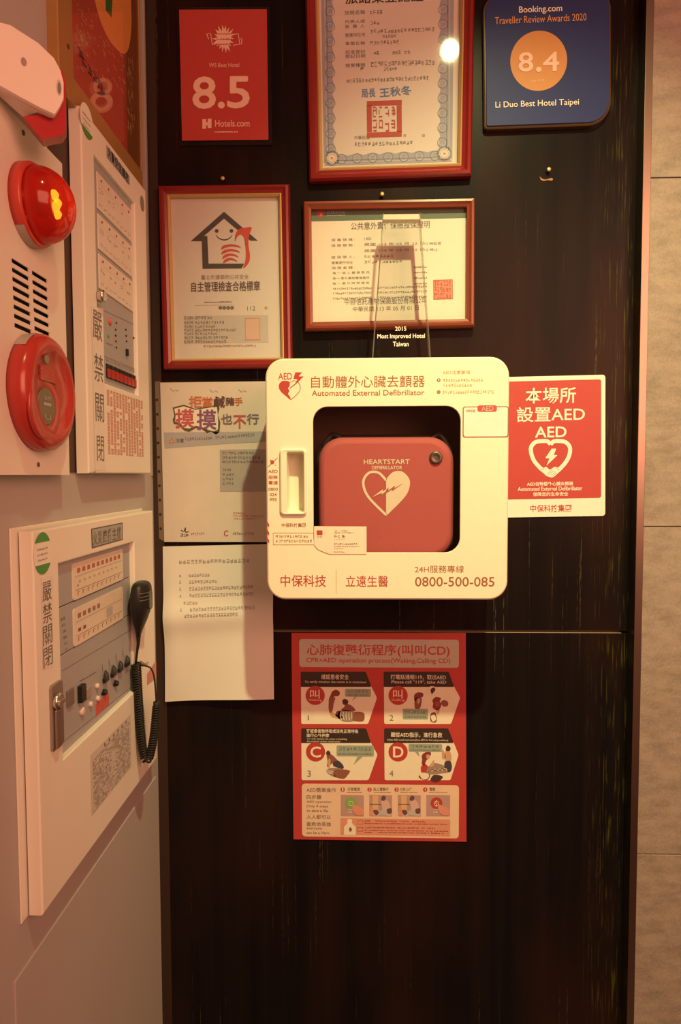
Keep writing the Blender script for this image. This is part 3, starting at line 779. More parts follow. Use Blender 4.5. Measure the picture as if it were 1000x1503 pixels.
hp = K(436, 680, 462, 655, 505, 652, 555, 660, 590, 695, 594, 745, 572, 805, 530, 860, 480, 908)
b.stroke(p1.up(0.00008), smooth(hp, 5, False), 5.9, WHITE)
b.poly(p1.up(0.00016), smooth(K(365, 880, 400, 862, 430, 885, 470, 862, 505, 875, 500, 905, 480, 930, 450, 948, 410, 940, 380, 915), 4), WHITE)
for i in range(4): b.stroke(p1.up(0.0003), K(412 + i * 14, 918 + i * 7, 452 + i * 12, 884 + i * 9), 0.5, REDINK)
b.stroke(p1.up(0.0003), K(362, 888, 388, 866), 0.6, REDINK); b.stroke(p1.up(0.0003), K(482, 866, 506, 890), 0.6, REDINK)
b.poly(p1, K(446, 714, 482, 714, 462, 765, 492, 768, 402, 852, 428, 795, 393, 790), WHITE)
b.build('heart_emblem', t)

# --- resuscitation steps poster
KA = Crop(420, 920, 3.571); KB = Crop(420, 1050, 3.571)
pl = BACK(-0.0015, -0.001); p1 = BACK(-0.0018); p2 = BACK(-0.0021); p3 = BACK(-0.0024); p4 = BACK(-0.0027)
t = thing('poster', 'red resuscitation steps poster with four numbered panels, under the white cabinet', 'poster', BACK(0).pt(558, 1234))
b = B(); b.slab(pl, [(428, 929), (684, 929), (685, 1235.5), (431, 1232)], RED, -0.001, 0); b.build('sheet', t)
b = B(); b.rect(p1, KA.b(68, 66, 905, 213), M('grey_beige_print', (0.45, 0.42, 0.38), 0.6), 0, 4); bn = b.build('title_banner', t)
b = B(); b.text(p2, '心肺復甦術程序(叫叫CD)', KA.b(108, 92, 857, 159), RED, 0.012); b.text(p2, 'CPR+AED operation process(Waking,Calling CD)', KA.b(105, 164, 860, 196), RED, 0.006); b.build('lettering', bn)
CREAM = M('cream_print', (0.74, 0.70, 0.58), 0.6); STRIP = M('black_strip_print', (0.035, 0.02, 0.018), 0.5); BUB = M('sage_green_print', (0.27, 0.36, 0.30), 0.6)
SKIN = M('skin_tone_print', (0.55, 0.33, 0.22), 0.6); MAROON = M('maroon_print', (0.20, 0.04, 0.035), 0.6); HAIR = M('dark_hair_print', (0.06, 0.03, 0.03), 0.6); STRIPE = M('taupe_print', (0.30, 0.22, 0.19), 0.6); NAVYP = M('dark_navy_print', (0.05, 0.045, 0.075), 0.6); BROWNP = M('brown_print', (0.24, 0.09, 0.06), 0.6)
def round_corners(px, r):
    o = []; n = len(px)
    for i in range(n):
        p, a, c = Vector(px[i]), Vector(px[i - 1]), Vector(px[(i + 1) % n])
        d1, d2 = (a - p), (c - p); q1 = p + d1.normalized() * min(r, d1.length / 2); q2 = p + d2.normalized() * min(r, d2.length / 2)
        for j in range(5):
            s = j / 4; o.append((1 - s) ** 2 * q1 + 2 * s * (1 - s) * p + s * s * q2)
    return o
def blob(b, P, K, m, *xy): b.poly(P, smooth(K(*xy), 4), m)
def step_panel(K, x0, x1, xt, xm, y0, y1, y2, ym, caption):
    b = B(); b.poly(p1, round_corners(K(x0, y0, x1 - 42, y0, xm, y1, xt, ym, x1 - 30, y2, x0 + 2, y2), 2.6), CREAM); o = b.build('step_panel', t)
    b = B(); b.poly(p2, round_corners(K(x0, y0, x1 - 42, y0, xm, y1, x0, y1), 2.0)[:-5] + K(x0, y1), STRIP)
    for s, bx, bold in caption: b.text(p3, s, K.b(*bx), CREAM, bold)
    b.build('caption_strip', o); return o
def badge(o, K, x, y, s, sub=None):
    b = B(); b.disc(p3, *K.p(x, y), 14.0, RED, n=36)
    if sub: b.text(p4, s, K.b(x - 27, y - 30, x + 23, y + 16), CREAM, 0.006); b.text(p4, sub, K.b(x - 34, y + 18, x + 34, y + 32), CREAM)
    else: b.text(p4, s, K.b(x - 27, y - 28, x + 28, y + 30), CREAM, 0.035)
    b.build('badge', o)
def bubble(o, K, box, tail, n, seed, rows=2):
    b = B(); b.rect(p2, K.b(*box), BUB, 0, 2)
    if tail: b.poly(p2.up(0.0001), K(*tail), BUB)
    x0, y0, x1, y1 = box; h = (y1 - y0)
    b.fine(p3, K.b(x0 + 12, y0 + h * 0.16, x1 - 12, y0 + h * 0.46), n, GREY, seed); b.fine(p3, K.b(x0 + 10, y0 + h * 0.62, x1 - 10, y0 + h * 0.84), n * 2, GREY, seed + 1, True)
    b.build('speech_bubble', o)
def number(o, K, s, box): b = B(); b.text(p2, s, K.b(*box), GREY); b.build('step_number', o)
o = step_panel(KA, 78, 460, 477, 448, 235, 315, 510, 372, [('確認患者安全', (185, 249, 329, 276), 0.004), ('To verify whether the victim is in conscious', (98, 283, 420, 298), 0.0)])
badge(o, KA, 153, 360, '叫', 'Waking'); number(o, KA, '1', (114, 464, 120, 490)); bubble(o, KA, (310, 325, 445, 367), (372, 366, 345, 390, 360, 366), 6, 1)
b = B(); blob(b, p2, KA, MAROON, 242, 340, 262, 330, 282, 342, 276, 362, 252, 366, 240, 385, 226, 400, 225, 380, 234, 358); blob(b, p3, KA, BROWNP, 232, 372, 258, 372, 250, 400, 246, 430, 238, 450, 226, 440, 224, 405); blob(b, p2, KA, SKIN, 225, 440, 245, 448, 268, 462, 298, 472, 282, 482, 240, 472)
blob(b, p2, KA, STRIPE, 270, 470, 282, 440, 318, 436, 360, 448, 372, 476, 350, 496, 310, 498, 282, 486)
for i in range(5): b.stroke(p3, smooth(KA(288 + i * 14, 446, 284 + i * 15, 466, 292 + i * 14, 490), 3, False), 0.9, CREAM)
blob(b, p2, KA, MAROON, 258, 462, 268, 442, 286, 444, 288, 462, 272, 474); blob(b, p3, KA, BROWNP, 362, 446, 408, 452, 405, 494, 350, 490, 352, 466)
blob(b, p3, KA, HAIR, 296, 386, 310, 378, 326, 388, 322, 404, 302, 408); blob(b, p2, KA, BROWNP, 312, 402, 345, 414, 364, 440, 330, 442, 300, 440, 290, 432, 306, 420)
b.build('illustration', o)
o = step_panel(KA, 513, 895, 913, 882, 235, 315, 510, 372, [('打電話通報119，取出AED', (548, 251, 838, 277), 0.004), ('Please call "119", take AED', (553, 281, 840, 300), 0.0)])
badge(o, KA, 588, 360, '叫', 'Calling'); number(o, KA, '2', (543, 463, 563, 492)); bubble(o, KA, (612, 430, 745, 485), None, 7, 5)
b = B(); blob(b, p2, KA, MAROON, 672, 360, 690, 344, 718, 348, 716, 368, 690, 372, 676, 392); blob(b, p2, KA, BROWNP, 678, 376, 710, 372, 708, 410, 700, 428, 676, 426); blob(b, p3, KA, SKIN, 690, 380, 702, 378, 700, 398, 690, 402)
b.disc(p3, *KA.p(766, 336), 7.0, CREAM); blob(b, p4, KA, HAIR, 758, 330, 772, 318, 784, 328, 772, 346, 764, 352)
blob(b, p2, KA, MAROON, 768, 385, 785, 368, 812, 374, 806, 392, 815, 404, 806, 430, 788, 436, 770, 424, 772, 402); blob(b, p3, KA, RED, 785, 392, 805, 400, 798, 418, 784, 414)
blob(b, p2, KA, BROWNP, 814, 392, 832, 384, 850, 396, 846, 416, 822, 416); blob(b, p2, KA, SKIN, 790, 432, 806, 434, 800, 458, 788, 452); blob(b, p3, KA, CREAM, 760, 468, 780, 462, 786, 488, 768, 496); blob(b, p2, KA, MAROON, 762, 452, 784, 450, 790, 490, 780, 502, 760, 496, 756, 474)
b.build('illustration', o)
o = step_panel(KB, 80, 462, 480, 446, 68, 145, 340, 206, [('確認患者無呼吸或沒有正常呼吸', (107, 72, 379, 93), 0.012), ('進行心外按摩', (107, 95, 226, 115), 0.012), ('To verify whether the victim is breathing', (110, 119, 319, 130), 0.0), ('Do external cardiac compression', (110, 132, 284, 143), 0.0)])
badge(o, KB, 155, 191, 'C'); number(o, KB, '3', (112, 289, 130, 322)); bubble(o, KB, (265, 158, 461, 215), (376, 214, 355, 258, 405, 214), 9, 11)
b = B(); blob(b, p2, KB, STRIPE, 212, 290, 230, 276, 275, 278, 300, 300, 285, 325, 250, 322, 222, 306); blob(b, p3, KB, BROWNP, 258, 285, 332, 288, 322, 314, 300, 332, 252, 318)
for i in range(4): b.stroke(p3, smooth(KB(214 + i * 10, 284 + i * 2, 224 + i * 9, 300 + i * 4, 244 + i * 6, 312 + i * 3), 3, False), 0.8, CREAM)
blob(b, p3, KB, HAIR, 210, 196, 220, 184, 232, 194, 230, 208, 214, 206); blob(b, p2, KB, BROWNP, 214, 206, 236, 204, 258, 222, 276, 246, 262, 258, 240, 252, 228, 270, 216, 268, 218, 240); blob(b, p3, KB, SKIN, 222, 232, 232, 230, 232, 264, 222, 272); blob(b, p4, KB, NAVYP, 250, 244, 276, 238, 302, 266, 296, 280, 266, 272, 248, 262)
b.build('illustration', o)
o = step_panel(KB, 515, 892, 905, 880, 68, 145, 340, 206, [('聽從AED指示，進行急救', (550, 89, 819, 116), 0.012), ('Follow AED vocal instructions(Use AED for first aid procedures)', (530, 124, 850, 137), 0.0)])
badge(o, KB, 588, 191, 'D'); number(o, KB, '4', (543, 289, 563, 319)); bubble(o, KB, (643, 150, 819, 191), (676, 190, 700, 216, 694, 190), 7, 15)
b = B(); blob(b, p2, KB, MAROON, 712, 210, 730, 194, 756, 192, 760, 206, 748, 222, 734, 240, 726, 262, 712, 254, 714, 230); blob(b, p3, KB, SKIN, 738, 206, 756, 210, 748, 228, 736, 222); blob(b, p2, KB, RED, 708, 268, 732, 256, 748, 276, 738, 300, 712, 302); blob(b, p3, KB, CREAM, 700, 308, 728, 300, 750, 312, 742, 332, 716, 334); blob(b, p2, KB, MAROON, 696, 318, 728, 298, 756, 312, 742, 338, 710, 334)
blob(b, p2.up(0.0001), KB, STRIPE, 736, 290, 765, 252, 810, 256, 846, 276, 858, 296, 800, 306, 750, 308); blob(b, p3, KB, SKIN, 752, 268, 772, 236, 778, 242, 772, 266)
for i in range(6): b.stroke(p3.up(0.0001), smooth(KB(744 + i * 16, 296 - i * 3, 768 + i * 14, 284 - i, 790 + i * 11, 292), 3, False), 0.9, CREAM if i % 2 else BROWNP)
blob(b, p3.up(0.0001), KB, HAIR, 758, 336, 776, 312, 812, 316, 822, 326, 800, 346, 776, 348)
blob(b, p2, KB, SKIN, 832, 198, 846, 180, 864, 198, 866, 240, 838, 242); blob(b, p3, KB, HAIR, 838, 172, 848, 158, 862, 168, 860, 184, 842, 186); blob(b, p2, KB, SKIN, 818, 186, 826, 184, 836, 214, 832, 228, 820, 226); blob(b, p3, KB, NAVYP, 834, 244, 862, 240, 870, 276, 856, 298, 832, 276)
b.build('illustration', o)
b = B(); b.rect(p1, KB.b(82, 362, 905, 640), M('peach_panel_print', (0.70, 0.52, 0.40), 0.6), 0, 5); gp = b.build('guide_panel', t)
b = B()
for s, bx, bold in (('AED簡單操作', (107, 379, 262, 403), 0.006), ('四步驟', (107, 417, 186, 440), 0.006), ('AED operation.', (108, 447, 241, 462), 0.006), ('Only 4 steps', (108, 469, 221, 486), 0.006), ('to save a life.', (108, 491, 223, 507), 0.006), ('人人都可以', (108, 521, 236, 543), 0.006), ('當救命英雄', (108, 559, 236, 581), 0.006), ('everyone', (108, 588, 188, 602), 0.006), ('can be a Hero', (108, 608, 227, 622), 0.006)): b.text(p2, s, KB.b(*bx), GREY, bold)
for k, (x, s, x0, x1) in enumerate(((297, '1', 325, 388), (438, '2', 458, 538), (580, '3', 597, 660), (730, '4', 752, 783))):
    b.disc(p2, *KB.p(x, 389), 3.2, RED, n=18); b.text(p3, s, KB.b(x - 3.5, 381, x + 3.5, 397), CREAM, 0.02)
for s, x0, x1 in (('打開電源', 323, 388), ('貼上電擊片', 458, 538), ('分析心律', 596, 660), ('電擊', 752, 783)): b.text(p2, s, KB.b(x0, 378, x1, 396), GREY, 0.01)
for k, (x0, x1) in enumerate(((318, 398), (460, 550), (597, 695), (750, 848))): b.fine(p2, KB.b(x0, 399, x1, 406), 20, RUST, 30 + k, True)
b.build('lettering', gp)
MAUVE = M('mauve_photo_print', (0.42, 0.27, 0.27), 0.5); HANDP = M('hand_photo_print', (0.62, 0.27, 0.20), 0.5); GREENP = M('green_photo_print', (0.20, 0.38, 0.10), 0.5); TANP = M('tan_photo_print', (0.62, 0.40, 0.22), 0.5); GOWN = M('pink_gown_print', (0.58, 0.40, 0.40), 0.5); DKP = M('dark_photo_print', (0.12, 0.07, 0.08), 0.5)
for k, (x0, x1) in enumerate(((287, 408), (437, 556), (587, 706), (736, 860))):
    b = B(); b.rect(p2, KB.b(x0, 418, x1, 529), MAUVE); x = x0
    if k in (0, 3):
        b.disc(p3, *KB.p(x + 53, 460), 8.6, GREENP if k == 0 else RED, n=24); b.ring(p4, *KB.p(x + 53, 462), 3.0, 3.7, CREAM, 20); blob(b, p4.up(0.0002), KB, HANDP, x + 62, 468, x + 90, 476, x + 116, 490, x + 116, 522, x + 80, 520, x + 64, 498); b.fine(p4, KB.b(x + 36, 500, x + 64, 512), 2, CREAM, 44); b.stroke(p4, smooth(KB(x + 38, 490, x + 52, 495, x + 66, 490), 3, False), 0.8, CREAM)
        if k == 3: b.stroke(p4.up(0.0001), KB(x + 55, 444, x + 47, 462, x + 56, 462, x + 50, 480), 1.0, CREAM)
    else:
        b.rect(p3, KB.b(x + 16, 420, x + 46, 500), TANP); b.rect(p3.up(0.0001), KB.b(x + 2, 464, x + 60, 468), DKP); b.rect(p3, KB.b(x + 2, 500, x + 116, 527), GOWN)
        blob(b, p4, KB, GOWN, x + 62, 445, x + 90, 442, x + 108, 470, x + 104, 505, x + 72, 508, x + 66, 478); blob(b, p4.up(0.0002), KB, DKP, x + 62, 436, x + 72, 420, x + 86, 428, x + 82, 444, x + 68, 448); blob(b, p4.up(0.0002), KB, DKP, x + 20, 500, x + 40, 496, x + 50, 512, x + 34, 522); blob(b, p4, KB, HANDP, x + 6, 484, x + 18, 478, x + 24, 520, x + 8, 524); blob(b, p4.up(0.0001), KB, DKP, x + 92, 492, x + 116, 488, x + 116, 512, x + 96, 514)
        blob(b, p4.up(0.0002), KB, PALEGREY, x + 56, 500, x + 86, 498, x + 92, 520, x + 60, 524)
    b.build('photo', gp)
b = B(); b.rect(p2, KB.b(285, 542, 860, 630), M('coral_print', (0.62, 0.27, 0.20), 0.6), 0, 1.5)
b.poly(p3, round_corners(KB(322, 544, 346, 544, 346, 566, 366, 584, 366, 627, 304, 627, 304, 584, 322, 566), 2), CREAM); blob(b, p4, KB, BROWNP, 330, 596, 338, 586, 346, 600, 336, 610)
for y in (549, 586): b.outline(p3, KB.b(374, y, 404, y + 22), 0.5, RUST)
for k, (y, x1, n) in enumerate(((551, 732, 30), (563, 846, 60), (586, 795, 36), (599, 850, 60), (610, 830, 60))): b.fine(p3, KB.b(412, y, x1, y + 8), n, MAROON, 60 + k, k in (1, 3, 4), 0.12)
b.build('note_box', gp)

# --- nails left in the wood
for (u, v, lab) in ((328, 264, 'small brass nail above the smiling house certificate'), (561, 287, 'small brass nail above the insurance certificate'), (804.5, 251, 'small brass nail below the blue plaque, shred of tape under it')):
    t = thing('nail', lab, 'nail', BACK(0).pt(u, v), 'nails in the wood wall')
    p = BACK(0).pt(u, v); b = B(); b.lathe(p, (0, -1, 0), [(0.0011, 0.0), (0.0011, 0.006)], GILT, 12); b.build('shank', t)
    b = B(); b.lathe(p, (0, -1, 0), [(0.0011, 0.006), (0.0038, 0.0062), (0.0036, 0.0075), (0.0015, 0.0083)], GILT, 16); b.build('head', t)
b = B(); q = BACK(-0.0006); K = Crop(700, 180, 3.846)
b.slab(q, K(355, 305, 372, 318, 385, 322, 405, 318, 420, 312, 432, 318, 425, 328, 400, 324, 380, 330, 362, 324), M('brown_tape', (0.30, 0.12, 0.05), 0.5), -0.0005, 0.0002)
o = b.build('tape_scrap', None); o['label'] = 'torn brown shred of tape on the wood under a nail'; o['category'] = 'tape'

# ------------------------------------------------------------------ the defibrillator cabinet
YF = -0.15
F = BACK(YF)
A, Cc = F.pt(390.6, 700), F.pt(747.0, 700)
X0, X1 = A.x, Cc.x; Z1, Z0 = F.pt(570, 524.5).z, F.pt(570, 880.5).z
CX, CZ, W_, H_ = (X0 + X1) / 2, (Z0 + Z1) / 2, X1 - X0, Z1 - Z0
ZTOP = Z1
t = thing('defibrillator_cabinet', 'white wall cabinet with a clear window showing a red defibrillator case', 'cabinet', (CX, 0, Z0))
def rl(cx, cz, w, h, r, y, k=8): return [Vector((cx + a, y, cz + c)) for a, c in rr2(w, h, r, k)]
b = B()
R0 = 0.030
outs = [(0.0, -0.002), (0.0, -0.112)]
b.loops([rl(CX, CZ, W_ - 0.006, H_ - 0.006, R0 - 0.003, 0.0), rl(CX, CZ, W_ - 0.006, H_ - 0.006, R0 - 0.003, -0.113), rl(CX, CZ, W_ - 0.016, H_ - 0.016, R0 - 0.008, -0.113), rl(CX, CZ, W_ - 0.016, H_ - 0.016, R0 - 0.008, -0.004)], PLASTIC, False, True, sm=False)
b.face(rl(CX, CZ, W_ - 0.006, H_ - 0.006, R0 - 0.003, -0.0005), PLASTIC)
b.build('body', t)
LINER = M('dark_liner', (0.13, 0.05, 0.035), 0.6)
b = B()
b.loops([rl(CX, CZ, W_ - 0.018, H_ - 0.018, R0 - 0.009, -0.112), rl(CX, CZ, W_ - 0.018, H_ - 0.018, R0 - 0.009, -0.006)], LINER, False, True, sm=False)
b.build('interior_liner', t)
# door with window and handle openings
wc = (F.pt(459.5, 700).x + F.pt(676.4, 700).x) / 2; ww = F.pt(676.4, 700).x - F.pt(459.5, 700).x
wz1, wz0 = F.pt(568, 595.8).z, F.pt(568, 811.5).z; wcz, wh = (wz0 + wz1) / 2, wz1 - wz0
hx0, hx1 = F.pt(421.5, 708).x, F.pt(446.6, 708).x; hz1, hz0 = F.pt(434, 663.5).z, F.pt(434, 752).z
hcx, hcz, hw, hh = (hx0 + hx1) / 2, (hz0 + hz1) / 2, hx1 - hx0, hz1 - hz0
WINR = 0.0235
b = B(); tb = bmesh.new()
front_outer = rl(CX, CZ, W_ - 0.006, H_ - 0.006, R0 - 0.003, YF)
win = rl(wc, wcz, ww, wh, WINR, YF); hnd = rl(hcx, hcz, hw, hh, 0.003, YF, 4)
es = []
for l in (front_outer, win, hnd):
    vs = [tb.verts.new(p) for p in l]; es += [tb.edges.new((vs[i], vs[(i + 1) % len(vs)])) for i in range(len(vs))]
bmesh.ops.triangle_fill(tb, edges=es, use_beauty=True)
b.add(tb, PLASTIC)
b.loops([front_outer, rl(CX, CZ, W_ - 0.0018, H_ - 0.0018, R0 - 0.0009, YF + 0.001), rl(CX, CZ, W_, H_, R0, YF + 0.004), rl(CX, CZ, W_, H_, R0, -0.1155), rl(CX, CZ, W_ - 0.02, H_ - 0.02, R0 - 0.01, -0.1155)], PLASTIC, False, False, sm=True)
b.loops([win, rl(wc, wcz, ww - 0.001, wh - 0.001, WINR, YF + 0.001), rl(wc, wcz, ww - 0.001, wh - 0.001, WINR, -0.1463)], PLASTIC, False, False, sm=False)
door = b.build('door', t)
# handle cup with a raised rim
rim_w, rim_h = F.pt(450.6, 708).x - F.pt(411, 708).x, F.pt(431, 658.5).z - F.pt(431, 756.5).z
rcx, rcz = (F.pt(450.6, 708).x + F.pt(411, 708).x) / 2, (F.pt(431, 658.5).z + F.pt(431, 756.5).z) / 2
b = B()
b.loops([rl(rcx, rcz, rim_w, rim_h, 0.006, YF - 0.0002, 4), rl(rcx, rcz, rim_w - 0.001, rim_h - 0.001, 0.0055, YF - 0.003, 4), rl(rcx, rcz, rim_w - 0.006, rim_h - 0.006, 0.004, YF - 0.005, 4),
         rl(hcx, hcz, hw, hh, 0.003, YF - 0.004, 4), rl(hcx, hcz, hw - 0.001, hh - 0.001, 0.003, YF + 0.002, 4), rl(hcx, hcz, hw - 0.004, hh - 0.006, 0.003, YF + 0.024, 4)], PLASTIC, False, True, sm=False)
b.build('handle', door)
b = B(); b.loops([rl(wc, wcz, ww + 0.006, wh + 0.006, WINR, -0.1445), rl(wc, wcz, ww + 0.006, wh + 0.006, WINR, -0.1462)], clear_mat('cabinet_window', (0.93, 0.92, 0.90), 1.42, 0.05), sm=False); b.build('window_pane', door)
# print on the door
K5 = Crop(380, 510, 5); K6 = Crop(560, 510, 5); K7 = Crop(380, 700, 5); K8 = Crop(560, 700, 5); K9 = Crop(380, 640, 8.356)
pf = BACK(YF - 0.0003); pg = BACK(YF - 0.0006)
b = B()
b.text(pf, 'AED', K5.b(143, 187, 244, 235), REDINK, 0.006)
b.poly(pf, K5(268, 182, 318, 182, 292, 212, 330, 212, 262, 278, 284, 232, 254, 230), RED)
b.poly(pf, smooth(K5(226, 252, 205, 245, 172, 247, 150, 268, 149, 300, 168, 330), 4, False) + [Vector(p) for p in K5(235, 386, 232, 365, 214, 340, 226, 318, 214, 300, 228, 280)], RED)
b.stroke(pf, smooth(K5(236, 384, 270, 354, 298, 322, 305, 290, 296, 265, 285, 252), 4, False), 0.9, REDINK); b.stroke(pf, K5(228, 300, 275, 262), 1.2, REDINK); b.stroke(pf, smooth(K5(226, 262, 240, 248, 262, 244, 275, 248), 3, False), 0.7, REDINK)
b.build('heart_emblem', door)
b = B()
b.text(pf, '自動體外心臟去顫器', (456.6, 551.3, 623.6, 568.8), RUST, 0.002); b.text(pf, 'Automated External Defibrillator', (457.6, 572.2, 623.2, 580.6), RUST, 0.008); b.build('heading', door)
b = B()
b.text(pf, 'AED注意事項', K6.b(450, 168, 652, 196), OCHRE)
for y, x1, s in ((240, 750, '1'), (327, 830, '2')):
    b.disc(pf, *K6.p(421, y), 2.7, RUST, n=18); b.text(pg, s, K6.b(418, y - 8, 425, y + 8), WHITE)
b.fine(pf, K6.b(452, 229, 750, 250), 16, OCHRE, 3); b.fine(pf, K6.b(455, 266, 667, 287), 11, OCHRE, 4); b.fine(pf, K6.b(450, 316, 832, 338), 21, OCHRE, 5); b.build('usage_note', door)
b = B()
b.text(pf, '中保科技', K7.b(160, 720, 494, 806), REDINK, 0.006); b.text(pf, '立遠生醫', K7.b(638, 724, 949, 807), REDINK, 0.004); b.rect(pf, (493.3, 836, 494.0, 871), OCHRE); b.build('maker_name', door)
b = B()
b.text(pf, '24H服務專線', K8.b(246, 650, 606, 704), RUST, 0.0); b.text(pf, '0800-500-085', K8.b(247, 734, 830, 804), RUST, 0.006); b.build('phone_number', door)
b = B()
b.text(pf, '中保科技集團', K9.b(280, 1068, 577, 1118), RUST, 0.01)
b.outline(pf, K9.b(175, 1186, 684, 1336), 0.55, RUST); b.fine(pf, K9.b(208, 1215, 612, 1247), 12, RUST, 7); b.fine(pf, K9.b(208, 1270, 655, 1304), 14, RUST, 8); b.build('boxed_notice', door)
b = B()
b.text(pf, 'AED', K9.b(115, 415, 232, 453), RUST, 0.01)
for s, y0, y1, m in (('服務', 483, 528, REDINK), ('專線', 548, 598, REDINK), ('0800', 632, 672, RUST), ('024', 698, 737, RUST), ('995', 760, 798, RUST)): b.text(pf, s, K9.b(*((118, y0, 234, y1) if s not in ('024', '995') else (134, y0, 220, y1))), m, 0.01)
b.build('hotline_lettering', door)
b = B(); b.stroke(pf, K9(110, 382, 230, 266), 0.9, RUST); b.disc(pg, *K9.p(166, 320), 3.0, REDINK, n=7)
b.stroke(pf, K9(196, 352, 212, 362), 1.0, OCHRE); b.stroke(pf, K9(140, 290, 148, 302), 1.4, REDINK)
b.build('warning_mark', door)
b = B()
for y in (1095, 1195, 1290): b.poly(pf, [(391.4, 640 + (y - 55) / 8.356), K9.p(128, y - 12), K9.p(128, y + 26), (391.6, 640 + (y - 12) / 8.356)], REDINK)
b.build('hazard_stripes', door)

# sticker on the door's right side
t2 = thing('sticker', 'white sticker with a red tab reading AED on the white cabinet door', 'sticker', F.pt(706, 641))
q = BACK(YF - 0.0004); q2 = BACK(YF - 0.0008); q3 = BACK(YF - 0.0011)
b = B(); b.rectslab(q, K6.b(597, 432, 934, 660), M('brown_edge_print', (0.22, 0.12, 0.09), 0.4), -0.0003, 0, 3.4); b.rect(q2, K6.b(604, 439, 927, 653), M('glossy_white_print', (0.80, 0.77, 0.72), 0.3), 0, 2.8); b.build('sticker_face', t2)
b = B(); b.rect(q2.up(0.0002), K6.b(706, 424, 848, 472), M('tab_red_print', (0.56, 0.06, 0.06), 0.35), 0, 3.0); b.text(q3.up(0.0003), 'AED', K6.b(735, 432, 822, 466), PALEGREY, 0.02); b.build('tab', t2)
b = B(); b.text(q3, '掃描', K6.b(624, 455, 690, 475), RUST); b.build('lettering', t2)

# business card tucked at the lower left of the window
t2 = thing('business_card', 'white business card stuck over the lower left corner of the cabinet window', 'card', F.pt(500, 813))
q = BACK(YF - 0.0012, 0.0); q2 = BACK(YF - 0.0015)
b = B(); b.slab(q, K7(405, 362, 791, 364, 792, 566, 520, 566, 470, 548, 432, 530, 407, 500), M('ivory_card', (0.78, 0.70, 0.60), 0.5), -0.0006, 0); b.build('card', t2)
b = B(); b.rect(q2, K7.b(425, 392, 468, 426), REDINK, 0, 1); b.fine(q2, K7.b(425, 432, 468, 444), 4, GREY, 1); b.build('logo', t2)
b = B(); b.fine(q2, K7.b(555, 391, 668, 401), 10, GREY, 2, drop=0.2); b.fine(q2, K7.b(555, 405, 700, 414), 13, GREY, 3, drop=0.1); b.fine(q2, K7.b(553, 423, 638, 446), 3, GREY, 4); b.fine(q2, K7.b(553, 452, 640, 461), 8, PALEGREY, 8)
b.fine(q2, K7.b(553, 484, 726, 498), 12, GREY, 5); b.fine(q2, K7.b(553, 506, 740, 515), 17, GREY, 6); b.fine(q2, K7.b(553, 522, 620, 530), 6, GREY, 7); b.fine(q2, K7.b(553, 546, 630, 556), 8, GREY, 9); b.build('lettering', t2)

# the red case inside
YC = -0.134
G = BACK(YC)
cx0, cx1 = G.pt(466.5, 720).x, G.pt(667.5, 720).x; cz1, cz0 = G.pt(566, 641).z, G.pt(566, 822).z
kx, kz, kw, kh = (cx0 + cx1) / 2, (cz0 + cz1) / 2, cx1 - cx0, cz1 - cz0
t2 = thing('defibrillator_case', 'red fabric defibrillator case with a white heart, inside the white cabinet', 'case', (kx, -0.05, cz0))
CASE = M('red_case_fabric', (0.50, 0.115, 0.13), 0.75, var=0.06, scale=500, bump=0.25)
CASEE = M('red_case_binding', (0.55, 0.045, 0.045), 0.6)
b = B(); rr = 0.040
b.loops([rl(kx, kz, kw - 2 * i, kh - 2 * i, rr - i * 0.6, YC + y) for i, y in ((0.012, 0.096), (0.003, 0.092), (0.0, 0.08), (0.0, 0.016), (0.0015, 0.008), (0.005, 0.0025), (0.011, 0.0))], CASE)
b.build('shell', t2)
b = B()
b.tube(rl(kx, kz, kw + 0.003, kh + 0.003, rr, YC + 0.03, 8) + rl(kx, kz, kw + 0.003, kh + 0.003, rr, YC + 0.03, 8)[:1], 0.0035, RUBBER, 8); b.build('zip_binding', t2)
b = B()
hcen = G.pt(640, 640)
for u0, u1 in ((474, 500), (632, 664)):
    p0, p1_, p2_ = G.pt(u0, 655 if u0 < 600 else 646), G.pt((u0 + u1) / 2, 637), G.pt(u1, 642 if u0 < 600 else 662)
    b = B(); b.tube([p + Vector((0, 0.022, 0)) for p in smooth([p0, p1_, p2_], 6, False)], 0.004, RUBBER, 8); b.build('carry_loop', t2)
g1 = BACK(YC - 0.0004); g2 = BACK(YC - 0.0008)
HWHITE = M('reflective_white_print', (0.82, 0.79, 0.70), 0.5)
b = B(); b.text(g1, 'HEARTSTART', (534, 674.3, 601.6, 681.4), HWHITE, 0.022); b.text(g1, 'DEFIBRILLATOR', (546, 683.8, 590.6, 689), HWHITE, 0.012); b.build('lettering', t2)
b = B()
half = smooth([(567, 705), (556, 694), (543, 693.5), (534.5, 703), (534.5, 716), (543, 732), (567, 756)], 6, False)
b.stroke(g1, half, 3.6, HWHITE)
b.poly(g1, [Vector((567, 703.5))] + smooth([(567, 703.5), (577, 693), (590, 692), (600.5, 702), (601.5, 714), (594, 730), (567, 757.5)], 6, False), HWHITE)
b.poly(g2, K7(832, 150, 912, 90, 908, 108, 945, 84, 960, 60, 958, 90, 1002, 58, 998, 78, 1060, 46, 978, 104, 984, 84, 938, 116, 944, 98, 900, 132, 904, 116), HWHITE)
b.poly(BACK(YC - 0.0011), K7(935, 96, 952, 76, 952, 98, 1000, 64, 998, 82, 1062, 44, 976, 104, 982, 86, 935, 118), CASE)
b.build('heart_emblem', t2)
b = B(); sp = G.pt(640, 672); b.lathe(sp, (0, -1, 0), [(0.0105, -0.002), (0.0105, 0.002), (0.0095, 0.0035), (0.006, 0.0032), (0.003, 0.002)], M('dark_metal_snap', (0.16, 0.15, 0.14), 0.35, 0.8), 28); b.build('snap_fastener', t2)
